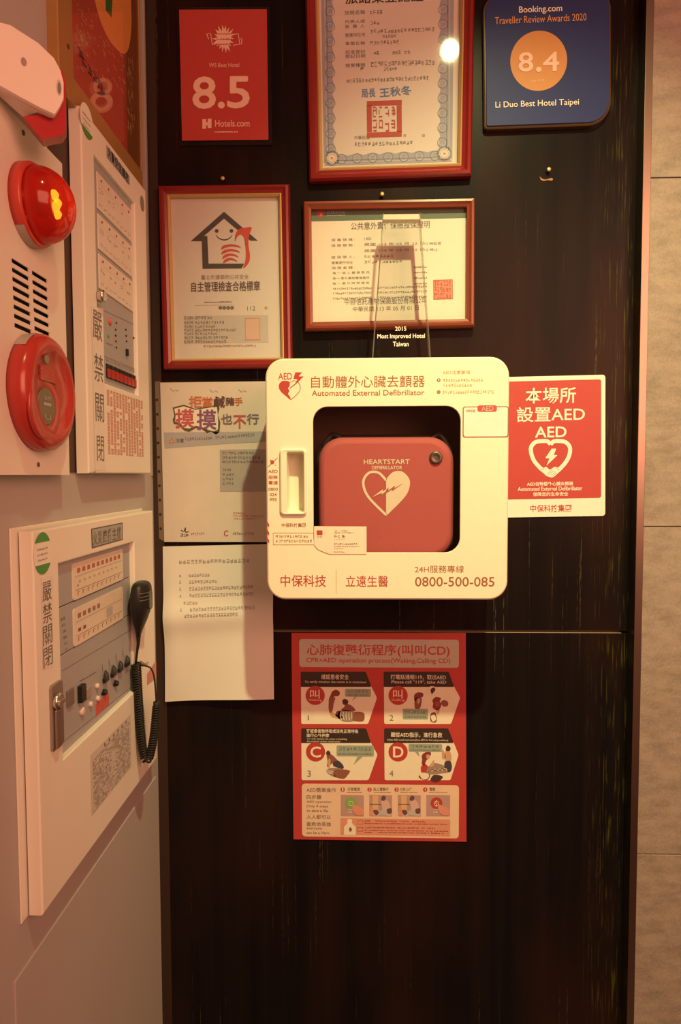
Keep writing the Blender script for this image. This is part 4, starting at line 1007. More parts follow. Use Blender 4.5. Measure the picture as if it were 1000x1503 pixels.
b = B(); b.box((kx - kw * 0.42, -0.11, Z0 + 0.0079), (kx + kw * 0.42, -0.045, cz0 + 0.002), RUBBER); b.build('foot_pad', t2)

# clear award standing on the cabinet
YA = -0.062; TH = 0.022
qa = BACK(YA)
zb = Z1 - 0.003
tp = [qa.pt(562.4, 313), qa.pt(617, 312.6)]; lo = [qa.pt(546.8, 524), qa.pt(632.4, 523.5)]
def ext(a, c, z): s = (z - a.z) / (c.z - a.z); return a + (c - a) * s
bl, br = ext(tp[0], lo[0], zb), ext(tp[1], lo[1], zb)
t = thing('glass_award', 'clear tapered acrylic award reading 2015, standing on the white cabinet', 'award', ((bl.x + br.x) / 2, YA + TH / 2, zb))
b = B(); fr = [bl, br, tp[1], tp[0]]
ins = [Vector((0.0015, 0, 0)), Vector((-0.0015, 0, 0)), Vector((-0.0015, 0, -0.0015)), Vector((0.0015, 0, -0.0015))]
b.loops([[p + i for p, i in zip(fr, ins)], [p + Vector((0, 0.0015, 0)) for p in fr], [p + Vector((0, TH - 0.0015, 0)) for p in fr], [p + i + Vector((0, TH, 0)) for p, i in zip(fr, ins)]], ACRYL, sm=False)
b.build('block', t)
EDGE = lens_mat('acrylic_edge', (0.96, 0.96, 0.96), (0.45, 0.40, 0.36), 0.72)
for a_, c_, sx in ((bl, tp[0], -1), (br, tp[1], 1)):
    b = B(); o_ = Vector((sx * 0.0004, 0, 0)); i_ = Vector((-sx * 0.0016, 0, 0))
    b.loops([[a_ + o_ + Vector((0, y, 0)), a_ + i_ + Vector((0, y, 0)), c_ + i_ + Vector((0, y, 0)), c_ + o_ + Vector((0, y, 0))] for y in (0.0005, TH - 0.0005)], EDGE, sm=False); b.build('polished_edge', t)
b = B(); r1 = [ext(tp[0], bl, tp[0].z - 0.0095), ext(tp[1], br, tp[1].z - 0.0095)]
b.loops([[p + Vector((0, y, 0)) for p in (r1[0], r1[1], tp[1] + Vector((-0.001, 0, -0.001)), tp[0] + Vector((0.001, 0, -0.001)))] for y in (0.0022, TH - 0.0022)], M('frosted_acrylic_edge', (0.70, 0.60, 0.48), 0.4), sm=False); b.build('frosted_top', t)
qt = BACK(YA - 0.0003)
b = B(); b.text(qt, '2015', (580.2, 479.3, 596.6, 485.6), WHITE, 0.02); b.text(qt, 'Most Improved Hotel', (554, 490, 623.8, 498.4), WHITE, 0.02); b.text(qt, 'Taiwan', (577, 501.4, 600, 508.4), WHITE, 0.02); b.build('lettering', t)

# ------------------------------------------------------------------ left wall equipment
XF = -0.36
LF = LEFT(XF)
def onF(u, v, x=XF): return LEFT(x).pt(u, v)

# --- alarm panel with speaker slots (runs out of the picture to the left)
UY1 = -0.4065; UZ1 = onF(89, 238).z; UZ0 = onF(100, 697).z
t = thing('alarm_panel', 'cream wall alarm panel with two columns of speaker slots, left edge of the photo', 'panel', (-0.38, -0.56, UZ0))
slots = []
for i in range(8):
    for (x0, y0, x1, y1) in ((68, 125, 170, 185), (188, 196, 279, 252)):
        dy = i * 53; a = (x0 + i * 2.4) / 4; c_ = (x1 + i * 2.4) / 4
        p, q = onF(a, 350 + (y0 + dy + 2) / 4), onF(c_, 350 + (y1 + dy + 4) / 4)
        zm = (p.z + q.z) / 2; h = 0.0046
        slots.append([Vector((XF, p.y + s[0], zm + s[1])) for s in ()] or [Vector((XF, (p.y + q.y) / 2 + a2, zm + b2)) for a2, b2 in rr2(q.y - p.y, h, 0.0012, 2)])
b = B(); b.holed([Vector((XF, -0.80, UZ0)), Vector((XF, UY1, UZ0)), Vector((XF, UY1, UZ1)), Vector((XF, -0.80, UZ1))], slots, (-0.0015, 0, 0), PAINT)
b.box((XF - 0.0075, UY1 - 0.0015, UZ0), (XF - 0.0014, UY1, UZ1), PAINT); b.box((XF - 0.0075, -0.80, UZ0), (XF - 0.0014, UY1, UZ0 + 0.0015), PAINT)
b.build('cover', t)
b = B(); b.box((-0.380, -0.79, UZ0 + 0.003), (XF - 0.0075, UY1 - 0.003, UZ1 - 0.003), PAINT); b.build('back_box', t)
b = B(); b.box((XF - 0.0075, -0.60, onF(30, 500).z - 0.03), (XF - 0.0050, -0.42, onF(30, 380).z + 0.03), BLACKPL); b.build('speaker_cloth', t)
b = B(); b.box((-0.380, UY1 + 0.0005, UZ0 + 0.001), (-0.3715, UY1 + 0.0050, UZ1 - 0.004), PAINT, 0.001, 1); b.build('side_flange', t)
for u, v in ((34, 195), (56, 682)):
    b = B(); p = onF(u, v); b.lathe(p, (1, 0, 0), [(0.0028, 0), (0.0028, 0.0008), (0.002, 0.0014)], M('brown_screw', (0.14, 0.08, 0.04), 0.5), 14); b.build('screw', t)

# --- red beacon
bc = onF(48, 300); RB = (onF(40, 238).z - onF(40, 363).z) / 2 * 0.95
bc = Vector((XF, onF(41, 300).y, onF(41, 302).z))
t = thing('beacon', 'glowing red beacon with yellow light on the alarm panel', 'beacon', bc)
b = B(); b.lathe(bc, (1, 0, 0), [(RB, 0.0), (RB, 0.010), (RB * 0.97, 0.0125), (RB * 0.9, 0.0125)], M('red_plastic_base', (0.52, 0.055, 0.04), 0.35), 48); b.build('base', t)
prof = [(RB * 0.92, 0.0128)] + [(RB * 0.92 * math.cos(a) ** 0.9, 0.0128 + 0.036 * math.sin(a)) for a in [i / 12 * math.pi / 2 for i in range(1, 12)]] + [(0.0005, 0.0488)]
b = B(); b.lathe(bc, (1, 0, 0), prof, lens_mat('red_lens', (1.0, 0.32, 0.10), (0.55, 0.025, 0.02), 0.35), 48); b.build('lens', t)
b = B(); led = glow_mat('led_glow', (1.0, 0.62, 0.08), 7.5)
for dy, dz in ((-0.004, 0.009), (0.003, 0.003), (-0.002, -0.003), (0.002, -0.009)):
    b.lathe(bc + Vector((0.030, -0.001 + dy, dz)), (1, 0, 0), [(0.0055, 0), (0.005, 0.003), (0.002, 0.0055)], led, 14)
b.build('lamp_cluster', t)
b = B(); b.lathe(bc + Vector((0.0126, 0, 0)), (1, 0, 0), [(0.012, 0), (0.010, 0.014), (0.010, 0.0165)], M('dark_red_plastic', (0.2, 0.02, 0.02), 0.4), 20); b.build('lamp_post', t)
LAB = M('grey_label', (0.42, 0.38, 0.34), 0.6)
b = B()
n = 14; a0, a1 = math.radians(225), math.radians(272)
ls = [[bc + Vector((h, RB * 1.004 * math.cos(a0 + (a1 - a0) * i / n), RB * 1.004 * math.sin(a0 + (a1 - a0) * i / n))) for i in range(n + 1)] for h in (0.0006, 0.0104)]
b.loops(ls, LAB, False, False, closed=False); b.build('label', t)

# --- round red call point
dc0 = onF(55, 578); RD = (onF(52, 492).z - onF(58, 664).z) / 2
dc = Vector((XF, onF(52, 578).y, dc0.z))
t = thing('call_point', 'round glossy red fire alarm call point below the speaker slots', 'alarm button', dc)
RSH = M('glossy_red_plastic', (0.42, 0.040, 0.032), 0.22, var=0.03)
b = B(); b.lathe(dc, (1, 0, 0), [(RD * 0.99, 0), (RD, 0.006), (RD * 0.985, 0.014), (RD * 0.93, 0.019), (RD * 0.86, 0.0215), (RD * 0.70, 0.0235), (RD * 0.68, 0.021), (RD * 0.3, 0.0215)], RSH, 64); b.build('housing', t)
K = Crop(0, 480, 6.836); pc = LEFT(XF + 0.0235)
def P3(x, y, l=0.0): return pc.pt(*K.p(x, y)) + Vector((l, 0, 0))
bcx = P3(478, 800); 
b = B(); b.lathe(Vector((XF + 0.0205, bcx.y, bcx.z)), (1, 0, 0), [(0.036, -0.002), (0.0355, 0.0008), (0.033, 0.0016), (0.0215, 0.0016), (0.0205, 0.0006)], RSH, 40); b.build('button_ring', t)
b = B(); b.lathe(Vector((XF + 0.0205, bcx.y, bcx.z)), (1, 0, 0), [(0.0205, 0.0), (0.020, 0.0022), (0.018, 0.0028)], M('olive_push_plate', (0.16, 0.14, 0.08), 0.4), 36)
qb = LEFT(XF + 0.0237)
b.text(qb, '強壓', K.b(440, 690, 515, 735), PALEGREY); b.rect(qb, K.b(440, 760, 515, 790), PALEGREY); b.text(qb, '∪', K.b(448, 880, 510, 930), PALEGREY, 0.02)
b.build('push_plate', t)
b = B(); u0, v0 = K.p(392, 385); u1, v1 = K.p(555, 545)
b.rectslab(LEFT(XF + 0.022), (u0, v0 + 3, u1, v1 + 1), RSH, 0, 0.0022)
for i in range(4): b.fine(LEFT(XF + 0.0245), (u0 + 2, v0 + 6 + i * 4.5, u1 - 2, v0 + 9 + i * 4.5), 9, M('pale_red_moulding', (0.66, 0.16, 0.12), 0.4), i)
b.build('instruction_plate', t)
b = B(); b.disc(LEFT(XF + 0.0243), *K.p(470, 322), 3.4, M('olive_badge', (0.24, 0.22, 0.13), 0.5), 6.0, 20); b.build('badge', t)
b = B(); p = onF(32, 497.5); b.loops([[Vector((XF + l, dc.y + r * math.cos(a), dc.z + r * math.sin(a))) for a in [math.radians(112 + 3 * i) for i in range(9)] for r in (RD * 1.003,)] for l in (0.001, 0.013)], LAB, False, False, closed=False); b.build('label', t)

# --- white and red siren unit at the top left
na = Vector((0.72, -0.69, 0)).normalized()
pa = Plane(onF(45, 110, -0.325), na, (0.69, 0.72, 0)); pb = pa.up(-0.024); pd = pa.up(-0.006); pe = pa.up(-0.05)
t = thing('siren', 'white siren with a red lower lens, above the alarm panel', 'siren', Vector((-0.38, pa.p0.y, pa.p0.z)))
Ao = [(-30, 20), (0, 31), (15, 35), (57, 62), (81, 85), (91, 104), (95.5, 122), (95.5, 146), (90, 158), (82, 170), (60, 160), (30, 144), (0, 127), (-30, 112)]
Bo = [(-30, 28), (0, 38), (15, 42), (57, 68), (80, 90), (89, 106), (93, 122), (93, 148), (89, 160), (84, 171), (58, 172), (34, 172), (0, 142), (-30, 128)]
cenA = Vector((30, 95))
b = B()
ins = [Vector(p) + (cenA - Vector(p)) * 0.035 for p in Ao]
b.loops([[pa.pt(*p) for p in ins], [pa.pt(*p) - na * 0.0025 for p in [Vector(q) + (cenA - Vector(q)) * 0.008 for q in Ao]], [pa.pt(*p) - na * 0.007 for p in Ao], [pb.pt(*p) for p in Bo], [pe.pt(*p) for p in Bo]], PAINTPINK, sm=False)
b.build('cover', t)
b = B(); ro = [(34, 172), (84, 171.5), (86, 158), (94, 150), (90, 110), (94, 124), (96.5, 150), (97, 190), (91, 199), (62, 204.5), (50, 190)]
ro = [(34, 171), (60, 168), (84, 160), (88, 100), (93, 106), (96.5, 124), (97, 190), (91, 199), (62, 204.5)]
pr = [pd.up(-0.006).pt(*p) for p in ro]; b.loops([pr, [p + Vector((-0.008, 0.020, 0.002)) for p in pr]], M('red_siren_lens', (0.40, 0.018, 0.025), 0.25), sm=False); b.build('lens', t)
b = B(); b.disc(pa.up(0.0004), 35, 90.5, 4.2, M('grey_sensor', (0.3, 0.26, 0.25), 0.5), 6.2, 24); b.build('indicator', t)
b = B(); b.disc(pa.up(0.0005), 87, 128, 3.6, M('pale_badge', (0.5, 0.46, 0.42), 0.5), 11.5, 26); b.disc(pa.up(0.0009), 87.3, 129, 2.2, GREY, 8.0, 22); b.stroke(pa.up(0.0012), [(86.2, 124), (88.4, 128), (86.4, 131), (88.6, 134)], 0.9, CHROME); b.build('lock_badge', t)

# --- gold framed picture on the left wall
XP = -0.366
PLL = LEFT(XP)
t = thing('picture_frame', 'gold framed red and orange print on the left wall, top of the photo', 'picture', LEFT(-0.38).pt(150, 205))
GOLDF = M('dull_gold_frame', (0.42, 0.24, 0.085), 0.35, 0.3)
fy0, fy1 = PLL.pt(86, 60).y, PLL.pt(209, 200).y
fz0 = PLL.pt(100, 143).z; fw = PLL.pt(107.5, 60).y - fy0; fzt = 2.42
out = [Vector((XP, fy0, fz0)), Vector((XP, fy1, fz0)), Vector((XP, fy1, fzt)), Vector((XP, fy0, fzt))]
hi_ = fw * 0.8
inn = [Vector((XP, fy0 + fw, fz0 + hi_)), Vector((XP, fy1 - fw * 0.12, fz0 + hi_)), Vector((XP, fy1 - fw * 0.12, fzt - fw)), Vector((XP, fy0 + fw, fzt - fw))]
b = B(); b.holed(out, [inn], (-0.0138, 0, 0), GOLDF, 0.002); b.build('moulding', t)
pp = LEFT(XP - 0.003); p1 = LEFT(XP - 0.0027); p2 = LEFT(XP - 0.0024)
b = B(); b.face([p + Vector((-0.003, 0, 0)) for p in inn], M('red_brown_print', (0.40, 0.075, 0.045), 0.5, var=0.25, scale=20)); b.build('print_sheet', t)
b = B(); yb = pp.pt(186, 150).y
b.face([Vector((XP - 0.0028, yb, inn[0].z)), Vector((XP - 0.0028, inn[1].y, inn[0].z)), Vector((XP - 0.0028, inn[1].y, fzt - fw)), Vector((XP - 0.0028, yb, fzt - fw))], M('bronze_border_print', (0.20, 0.085, 0.03), 0.35)); b.build('border_strip', t)
b = B(); ov = smooth([(133, -40), (139, 0), (148, 32), (160, 58), (172, 73), (181, 79), (188, 73), (192, 52), (193, 20), (188, -40), (165, -60)], 5); b.poly(p1, ov, M('orange_oval_print', (0.78, 0.33, 0.09), 0.6)); b.poly(p2, [(155, -8), (165.5, -8), (164, 26), (155.5, 15)], M('leaf_green_print', (0.03, 0.16, 0.04), 0.6)); b.build('oval_motif', t)
b = B(); PK = M('salmon_print', (0.64, 0.26, 0.17), 0.6)
def oval_ring(cu, cv, ru, rv, wd): b.stroke(p1, [(cu + ru * math.cos(i / 28 * 2 * math.pi), cv + rv * math.sin(i / 28 * 2 * math.pi)) for i in range(28)], wd, PK, True)
oval_ring(151, 127, 11, 10, 6); oval_ring(149, 150, 13, 12, 8); b.build('numeral_motif', t)
b = B(); rnd = random.Random(7); FLK = M('gold_fleck', (0.72, 0.50, 0.26), 0.4, 0.2)
for k in range(85):
    u = rnd.uniform(110, 182); v = rnd.uniform(5, 110) + (u - 110) * 0.3; L = rnd.uniform(2, 9)
    if 138 < u < 193 and v < 82 and u > 138 + v * 0.55: continue
    b.stroke(p1.up(0.0001), [(u, v), (u + L * 0.45, v + L)], 0.75, FLK)
for k in range(40):
    u = 187 + rnd.uniform(0, 10); v = rnd.uniform(85, 190); b.stroke(p1, [(u, v), (u + 0.6, v + rnd.uniform(3, 10))], 0.5, FLK)
b.stroke(p2, [(112.5, 41), (121, 61)], 1.0, FLK); b.stroke(p2, [(111, 39), (117, 52)], 0.7, FLK)
b.build('gold_flecks', t)
b = B()
for k, (u, v) in enumerate(((118, 78), (124, 92), (132, 103), (139, 114), (147, 124))): b.fine(p2, (u - 3, v - 5, u + 5, v + 8), 1, BLACK, k + 3); b.stroke(p2, [(u - 3, v + 3), (u + 4, v + 7)], 1.2, BLACK)
b.build('brush_lettering', t)
b = B(); b.loops([[p + Vector((x, 0, 0)) for p in inn] for x in (-0.0018, -0.0008)], GLASS, sm=False); b.build('glass', t)
b = B(); b.lathe(PLL.pt(100, 68), (1, 0, 0), [(0.003, 0), (0.003, 0.0008), (0.002, 0.0012)], M('dark_screw', (0.08, 0.05, 0.03), 0.5), 14); b.build('screw', t)

# --- cabinets
def cabinet_door(t, y0, y1, z0, z1, hole, xback, wallx=-0.380, back_shift=0.0):
    """Front frame with a recessed opening, plus the box behind it; returns the door."""
    out = [Vector((XF, y0, z0)), Vector((XF, y1, z0)), Vector((XF, y1, z1)), Vector((XF, y0, z1))]
    b = B(); b.holed(out, [hole], (xback - XF, 0, 0), PAINT, 0.0022); d = b.build('door', t)
    b = B(); b.box((wallx, y0 + 0.005, z0 + 0.004), (xback - 0.0003, y1 - 0.003, z1 - 0.004), M('dark_gap_shade', (0.06, 0.03, 0.022), 0.6)); b.build('back_box', t)  # dark brown puts the shade of the gap behind the door into the colour
    return d

# upper: fire signal receiver
uy0, uy1 = -0.345, -0.0785; uz1 = onF(214, 280).z; uz0 = onF(200, 695).z
t = thing('fire_alarm_cabinet', 'cream fire receiver cabinet with a row of red switches, above the microphone cabinet', 'cabinet', (-0.37, (uy0 + uy1) / 2, uz0))
hy0, hy1 = onF(142, 400).y, onF(200.5, 430).y; hz1 = onF(170, 265).z; hz0 = onF(178, 571).z
hole = [Vector((XF, hy0, hz0)), Vector((XF, hy1, hz0)), Vector((XF, hy1, hz1)), Vector((XF, hy0, hz1))]
door = cabinet_door(t, uy0, uy1, uz0, uz1, hole, -0.3765)
b = B(); b.box((-0.380, UY1 + 0.0055, uz0 + 0.001), (-0.3786, uy0 + 0.006, uz1 - 0.006), M('dark_gap_shade', (0.06, 0.03, 0.022), 0.6)); b.build('gap_shade_strip', t)  # added strip, its dark colour paints the shadowed gap beside the alarm panel
b = B(); b.box((-0.3767, hy0, hz0), (-0.3662, hy1, hz1), GREYPANEL); panel = b.build('control_panel', t)
lp = LEFT(-0.3655)
# three zone label cards with five red lamps each
cz = [(onF(165, 271.5).z, onF(166, 323.5).z), (onF(167, 331).z, onF(168, 381).z), (onF(168, 387).z, onF(169, 436).z)]
cy0, cy1 = lp.pt(143, 330).y, lp.pt(192.5, 350).y
REDL = M('red_lamp', (0.42, 0.04, 0.035), 0.3)
for k, (za, zb_) in enumerate(cz):
    b = B(); b.box((-0.3662, cy0, zb_), (-0.3645, cy1, za), M('white_zone_card', (0.72, 0.66, 0.60), 0.4), 0.0006, 1); cd = b.build('zone_card', panel)
    b = B(); h = za - zb_
    for i in range(5):
        b = B(); y = cy0 + (cy1 - cy0) * (0.1 + 0.2 * i); b.lathe(Vector((-0.3645, y, za - h * 0.16)), (1, 0, 0), [(0.0018, 0), (0.0016, 0.001), (0.0006, 0.0014)], REDL, 12); b.build('zone_lamp', cd)
    b = B(); m = M('brown_ink', (0.30, 0.17, 0.13), 0.7)
    def fq(y0, z0, y1, z1, n, seed, latin=False, drop=0.0):
        rnd = random.Random(seed); cw = (y1 - y0) / n
        for i in range(n):
            if rnd.random() < drop: continue
            for s in rnd.sample((0.0, 0.28, 0.56, 0.84), 2):
                ya = y0 + cw * (i + 0.05); yb_ = y0 + cw * (i + 0.8); zz = z0 + (z1 - z0) * s; b.face([Vector((-0.36435, ya, zz)), Vector((-0.36435, yb_, zz)), Vector((-0.36435, yb_, zz + (z1 - z0) * 0.14)), Vector((-0.36435, ya, zz + (z1 - z0) * 0.14))], m)
    fq(cy0 + 0.004, za - h * 0.30, cy1 - 0.004, za - h * 0.285, 1, 3)
    for i in range(5): fq(cy0 + (cy1 - cy0) * (0.04 + 0.19 * i), za - h * 0.52, cy0 + (cy1 - cy0) * (0.16 + 0.19 * i), za - h * 0.40, 2, k * 10 + i, drop=0.35 if i else 0)
    for i in range(8): fq(cy0 + (cy1 - cy0) * (0.04 + 0.12 * i), za - h * 0.88, cy0 + (cy1 - cy0) * (0.12 + 0.12 * i), za - h * 0.80, 2, k * 10 + i + 50)
    b.build('lettering', cd)
b = B()
for k, u in enumerate(range(150, 201, 10)): pass
GLED = M('green_lamp', (0.05, 0.30, 0.08), 0.3); PINKL = M('pink_red_lamp', (0.60, 0.12, 0.10), 0.3)
b.lathe(lp.pt(161.5, 472), (1, 0, 0), [(0.0055, -0.001), (0.005, 0.001), (0.002, 0.002)], PINKL, 18); b.build('alarm_lamp', panel)
b = B(); b.lathe(lp.pt(159.2, 493.5), (1, 0, 0), [(0.0022, -0.001), (0.002, 0.0006), (0.001, 0.001)], GLED, 12); b.build('power_lamp', panel)
b = B()
for u, v in ((170, 484), (170, 492.5), (170.5, 501), (171, 510), (185, 484), (185.5, 493), (186, 501), (196.5, 496), (171, 474)):
    b = B(); b.lathe(lp.pt(u, v), (1, 0, 0), [(0.0016, -0.001), (0.0014, 0.0008)], BLACKPL, 10); b.build('indicator', panel)
b = B(); p = lp.pt(186, 517); b.box(tuple(p + Vector((-0.001, -0.003, -0.006))), tuple(p + Vector((0.003, 0.003, 0.005))), BLACKPL, 0.0008, 1); b.build('toggle', panel)
b = B(); m = M('pale_panel_print', (0.24, 0.22, 0.23), 0.6)
for v0, v1 in ((455, 478), (522, 543)): b.stroke(lp, [(152, v0), (201, v1)], 0.6, m)
b.stroke(lp, [(157, 503), (166, 507)], 1.0, m)
for i in range(8): b.fine(lp, (156 + i * 5.6, 527 + i * 2.3, 160 + i * 5.6, 530 + i * 2.3), 3, m, i)
b.build('printed_lines', panel)
sy0, sy1 = lp.pt(155.5, 550).y, lp.pt(201, 570).y; sz = lp.pt(178, 562.5).z; szt = lp.pt(178, 543).z
for i in range(8):
    ya = sy0 + (sy1 - sy0) * (i + 0.12) / 8; yb_ = sy0 + (sy1 - sy0) * (i + 0.88) / 8
    b = B(); b.box((-0.3665, ya, sz), (-0.3640, yb_, szt), BLACKPL, 0.0004, 1); b.box((-0.3645, ya + 0.0004, sz + 0.0012), (-0.3625, yb_ - 0.0006, sz + (szt - sz) * 0.66), REDL, 0.0004, 1); b.build('switch', panel)
b = B(); p = onF(143.5, 435); b.lathe(p, (1, 0, 0), [(0.0070, 0), (0.0066, 0.002), (0.0085, 0.004), (0.0085, 0.0085), (0.0065, 0.0105)], CHROME, 24); b.build('knob', door)
def stacked(b, pl, chars, m):
    for ch, bx in chars: b.text(pl, ch, bx, m, 0.0)
b = B(); f1 = LEFT(XF + 0.0004); f2 = LEFT(XF + 0.0007)
b.poly(f1, [(134, 449), (151.5, 453), (155.5, 690), (139.5, 690)], M('white_label_strip', (0.74, 0.70, 0.66), 0.5)); stacked(b, f2, (('嚴', (136.3, 457, 150, 499)), ('禁', (138.6, 520, 151.7, 560)), ('關', (140.5, 578, 152.8, 619)), ('閉', (142.6, 640, 153, 677))), GREY); b.build('warning_label', door, 'vertical paper strip with four black characters')
b = B(); b.poly(f1, [(156.6, 212.5), (190.3, 259), (190.3, 272), (157, 231)], M('slate_name_plate', (0.30, 0.30, 0.33), 0.5))
for i, ch in enumerate('火警受信總機'): b.text(f2, ch, (158.5 + i * 5.2, 217 + i * 7.2, 163 + i * 5.2, 232 + i * 7.2), BLACK, 0.01)
b.build('name_plate', door)
b = B(); RTXT = M('orange_red_ink', (0.62, 0.27, 0.18), 0.6); rnd = random.Random(3)
yA, yB = f1.pt(158, 620).y, f1.pt(211, 620).y; zA, zB = f1.pt(184, 580).z, f1.pt(184, 669).z
for i in range(13):
    ya = yA + (yB - yA) * i / 13; yb_ = ya + (yB - yA) / 13 * 0.7; n = 20
    for j in range(n):
        if rnd.random() < 0.1: continue
        za = zA + (zB - zA) * (j + 0.1) / n; hz = (zB - zA) / n
        for s in (0, 0.45): b.face([Vector((XF + 0.0005, ya, za + hz * s)), Vector((XF + 0.0005, yb_, za + hz * s)), Vector((XF + 0.0005, yb_, za + hz * (s + 0.25))), Vector((XF + 0.0005, ya, za + hz * (s + 0.25)))], RTXT)
b.build('notice_text', door, 'block of faded red vertical writing')
GREENS = M('green_sticker', (0.07, 0.30, 0.06), 0.5)
def oval_sticker(door, u, v, ru, rv, top):
    """Oval inspection sticker: green caps, white middle."""
    b = B(); c = f1.pt(u, v); ky = (f1.pt(u + 1, v).y - f1.pt(u - 1, v).y) / 2; kz = 1 / FPX * (c - EYE).dot(_x * 0 + (ROT @ Vector((0, 0, -1))))
    def el(a0, a1, m, l, n=20): b.face([Vector((XF + l, c.y + ru * ky * math.cos(a0 + (a1 - a0) * i / n), c.z + rv * kz * math.sin(a0 + (a1 - a0) * i / n))) for i in range(n + 1)], m)
    el(0, 2 * math.pi - 0.01, WHITE, 0.0004, 40)
    al = math.radians(32); el(math.pi + al, 2 * math.pi - al, GREENS, 0.0007)
    if top: el(al, math.pi - al, GREENS, 0.0007)
    for k in range(3): b.fine(LEFT(XF + 0.0008), (u - ru * 0.6, v - 8 + k * 8, u + ru * 0.6, v - 5 + k * 8), 7, GREY, k)
    b.build('inspection_sticker', door, 'oval green and white inspection sticker')
oval_sticker(door, 127.5, 178, 9.5, 24, False)
b = B(); b.disc(f1, 209, 299, 2.9, M('grey_green_dot', (0.22, 0.22, 0.15), 0.5), 11, 22); b.build('round_seal', door)
b = B(); b.lathe(onF(138.5, 692), (1, 0, 0), [(0.002, 0), (0.002, 0.001)], CHROME, 10); b.build('screw', door)

# lower: broadcast cabinet
ly0, ly1 = -0.506, -0.071; lz1 = onF(140, 764).z; lz0 = onF(150, 1224).z
t = thing('broadcast_cabinet', 'cream fire broadcast cabinet with sliders and a steel lock, lower on the left wall', 'cabinet', (-0.37, (ly0 + ly1) / 2, lz0))
kz1 = onF(140, 812).z; kz0 = onF(145, 1065).z; ky0, ky1 = onF(89, 950).y, onF(199, 900).y
hole = [Vector((XF, ky0, kz0)), Vector((XF, ky1, kz0)), Vector((XF, ky1, kz1)), Vector((XF, ky0, kz1))]
door = cabinet_door(t, ly0, ly1, lz0, lz1, hole, -0.3755)
b = B(); b.box((-0.380, ly0 - 0.013, lz0 - 0.002), (-0.3780, ly1, lz1 + 0.004), PAINT, 0.0006, 1); b.build('mounting_plate', t)
lp = LEFT(-0.3675)
seams = [onF(143, 871).z, onF(143, 935).z, onF(143, 955).z]
bot = kz0
b = B(); zz = [kz1] + seams[:2] + [bot]
for za, zb_ in zip(zz, zz[1:]): b.box((-0.3757, ky0, zb_ + 0.0007), (-0.3678, ky1, za - 0.0007), GREYPANEL, 0.0004, 1)
panel = b.build('control_panel', t)
WC = M('ivory_zone_card', (0.70, 0.62, 0.54), 0.4)
KL = Crop(100, 800, 7.143)
def card(px_tl, px_br, rows, seed):
    a = lp.pt(*px_tl); c = lp.pt(*px_br); y0, y1 = a.y, c.y
    return y0, y1
cards = [((105.5, 825), (179.2, 807), (179.5, 850), (106.6, 882.5)), ((106.6, 894), (179.5, 861.5), (180, 906), (108, 951.5))]
for k, q4 in enumerate(cards):
    P4 = [lp.pt(*p) for p in q4]; y0, y1 = (P4[0].y + P4[3].y) / 2, (P4[1].y + P4[2].y) / 2; z1_, z0_ = (P4[0].z + P4[1].z) / 2, (P4[2].z + P4[3].z) / 2
    b = B(); b.loops([[Vector((x, (y0 + y1) / 2 + a, (z0_ + z1_) / 2 + c)) for a, c in rr2(y1 - y0, z1_ - z0_, 0.004, 3)] for x in (-0.3678, -0.3664)], WC, sm=False); cd = b.build('zone_card', panel)
    b = B(); h = z1_ - z0_; w = y1 - y0; m = M('brown_ink', (0.3, 0.17, 0.13), 0.7); pk = M('brick_red_ink', (0.45, 0.12, 0.09), 0.6)
    def rc(a0, c0, a1, c1, m): b.face([Vector((-0.3662, y0 + w * a, z1_ - h * c)) for a, c in ((a0, c0), (a1, c0), (a1, c1), (a0, c1))], m)
    rnd = random.Random(k)
    for i in range(10):
        a = 0.07 + i * 0.09
        if k == 0 or i < 5: rc(a, 0.16, a + 0.055, 0.29, pk if k == 0 else m)
        rc(a, 0.80, a + 0.012, 0.90, m); rc(a, 0.80, a + 0.04, 0.815, m)
    rc(0.04, 0.36, 0.97, 0.385, PALEGREY); rc(0.04, 0.74, 0.97, 0.755, m)
    if k == 0:
        for i in range(9): rc(0.1 + 0.09 * i, 0.50, 0.13 + 0.09 * i, 0.56, OCHRE)
        rc(0.07, 0.60, 0.09, 0.66, m)
    else:
        rc(0.07, 0.56, 0.12, 0.65, BROWNP); rc(0.16, 0.56, 0.21, 0.65, BROWNP); rc(0.62, 0.42, 0.75, 0.70, PALEGREY)
    b.build('lettering', cd)
b = B()
for i in range(4):
    u, v = ((153, 993), (164.5, 985), (174.5, 978), (184.5, 970))[i]; p = lp.pt(u, v + 4)
    b = B(); b.box((p.x, p.y - 0.0075, p.z - 0.004), (p.x + 0.005, p.y + 0.0075, p.z + 0.003), BLACKPL, 0.001, 1)
    b.loops([[p + Vector((0.002, a, c)) for a, c in ((-0.007, 0.003), (0.005, 0.003), (0.0015, 0.013), (-0.003, 0.013))], [p + Vector((0.006, a, c)) for a, c in ((-0.006, 0.003), (0.004, 0.003), (0.001, 0.009), (-0.003, 0.009))]], BLACKPL, sm=False)
    b.build('slider_knob', panel)
def pbox(name, u0, v0, u1, v1, depth, m, par=None, bev=0.0006):
    a, c = lp.pt(u0, v0), lp.pt(u1, v1); um, vm = (u0 + u1) / 2, (v0 + v1) / 2; zt, zb_ = lp.pt(um, v0).z, lp.pt(um, v1).z
    b = B(); b.box((lp.p0.x - 0.0005, a.y, zb_), (lp.p0.x + depth, c.y, zt), m, bev, 1); return b.build(name, par or panel)
pbox('rocker_switch', 113.5, 1005, 121, 1030, 0.006, BLACKPL)
pbox('rocker_switch', 97, 1012, 106.5, 1036, 0.003, M('brown_grey_switch', (0.17, 0.13, 0.12), 0.4))
pbox('switch_guard', 122, 1010, 133, 1024, 0.002, M('tan_panel_patch', (0.36, 0.27, 0.24), 0.5))
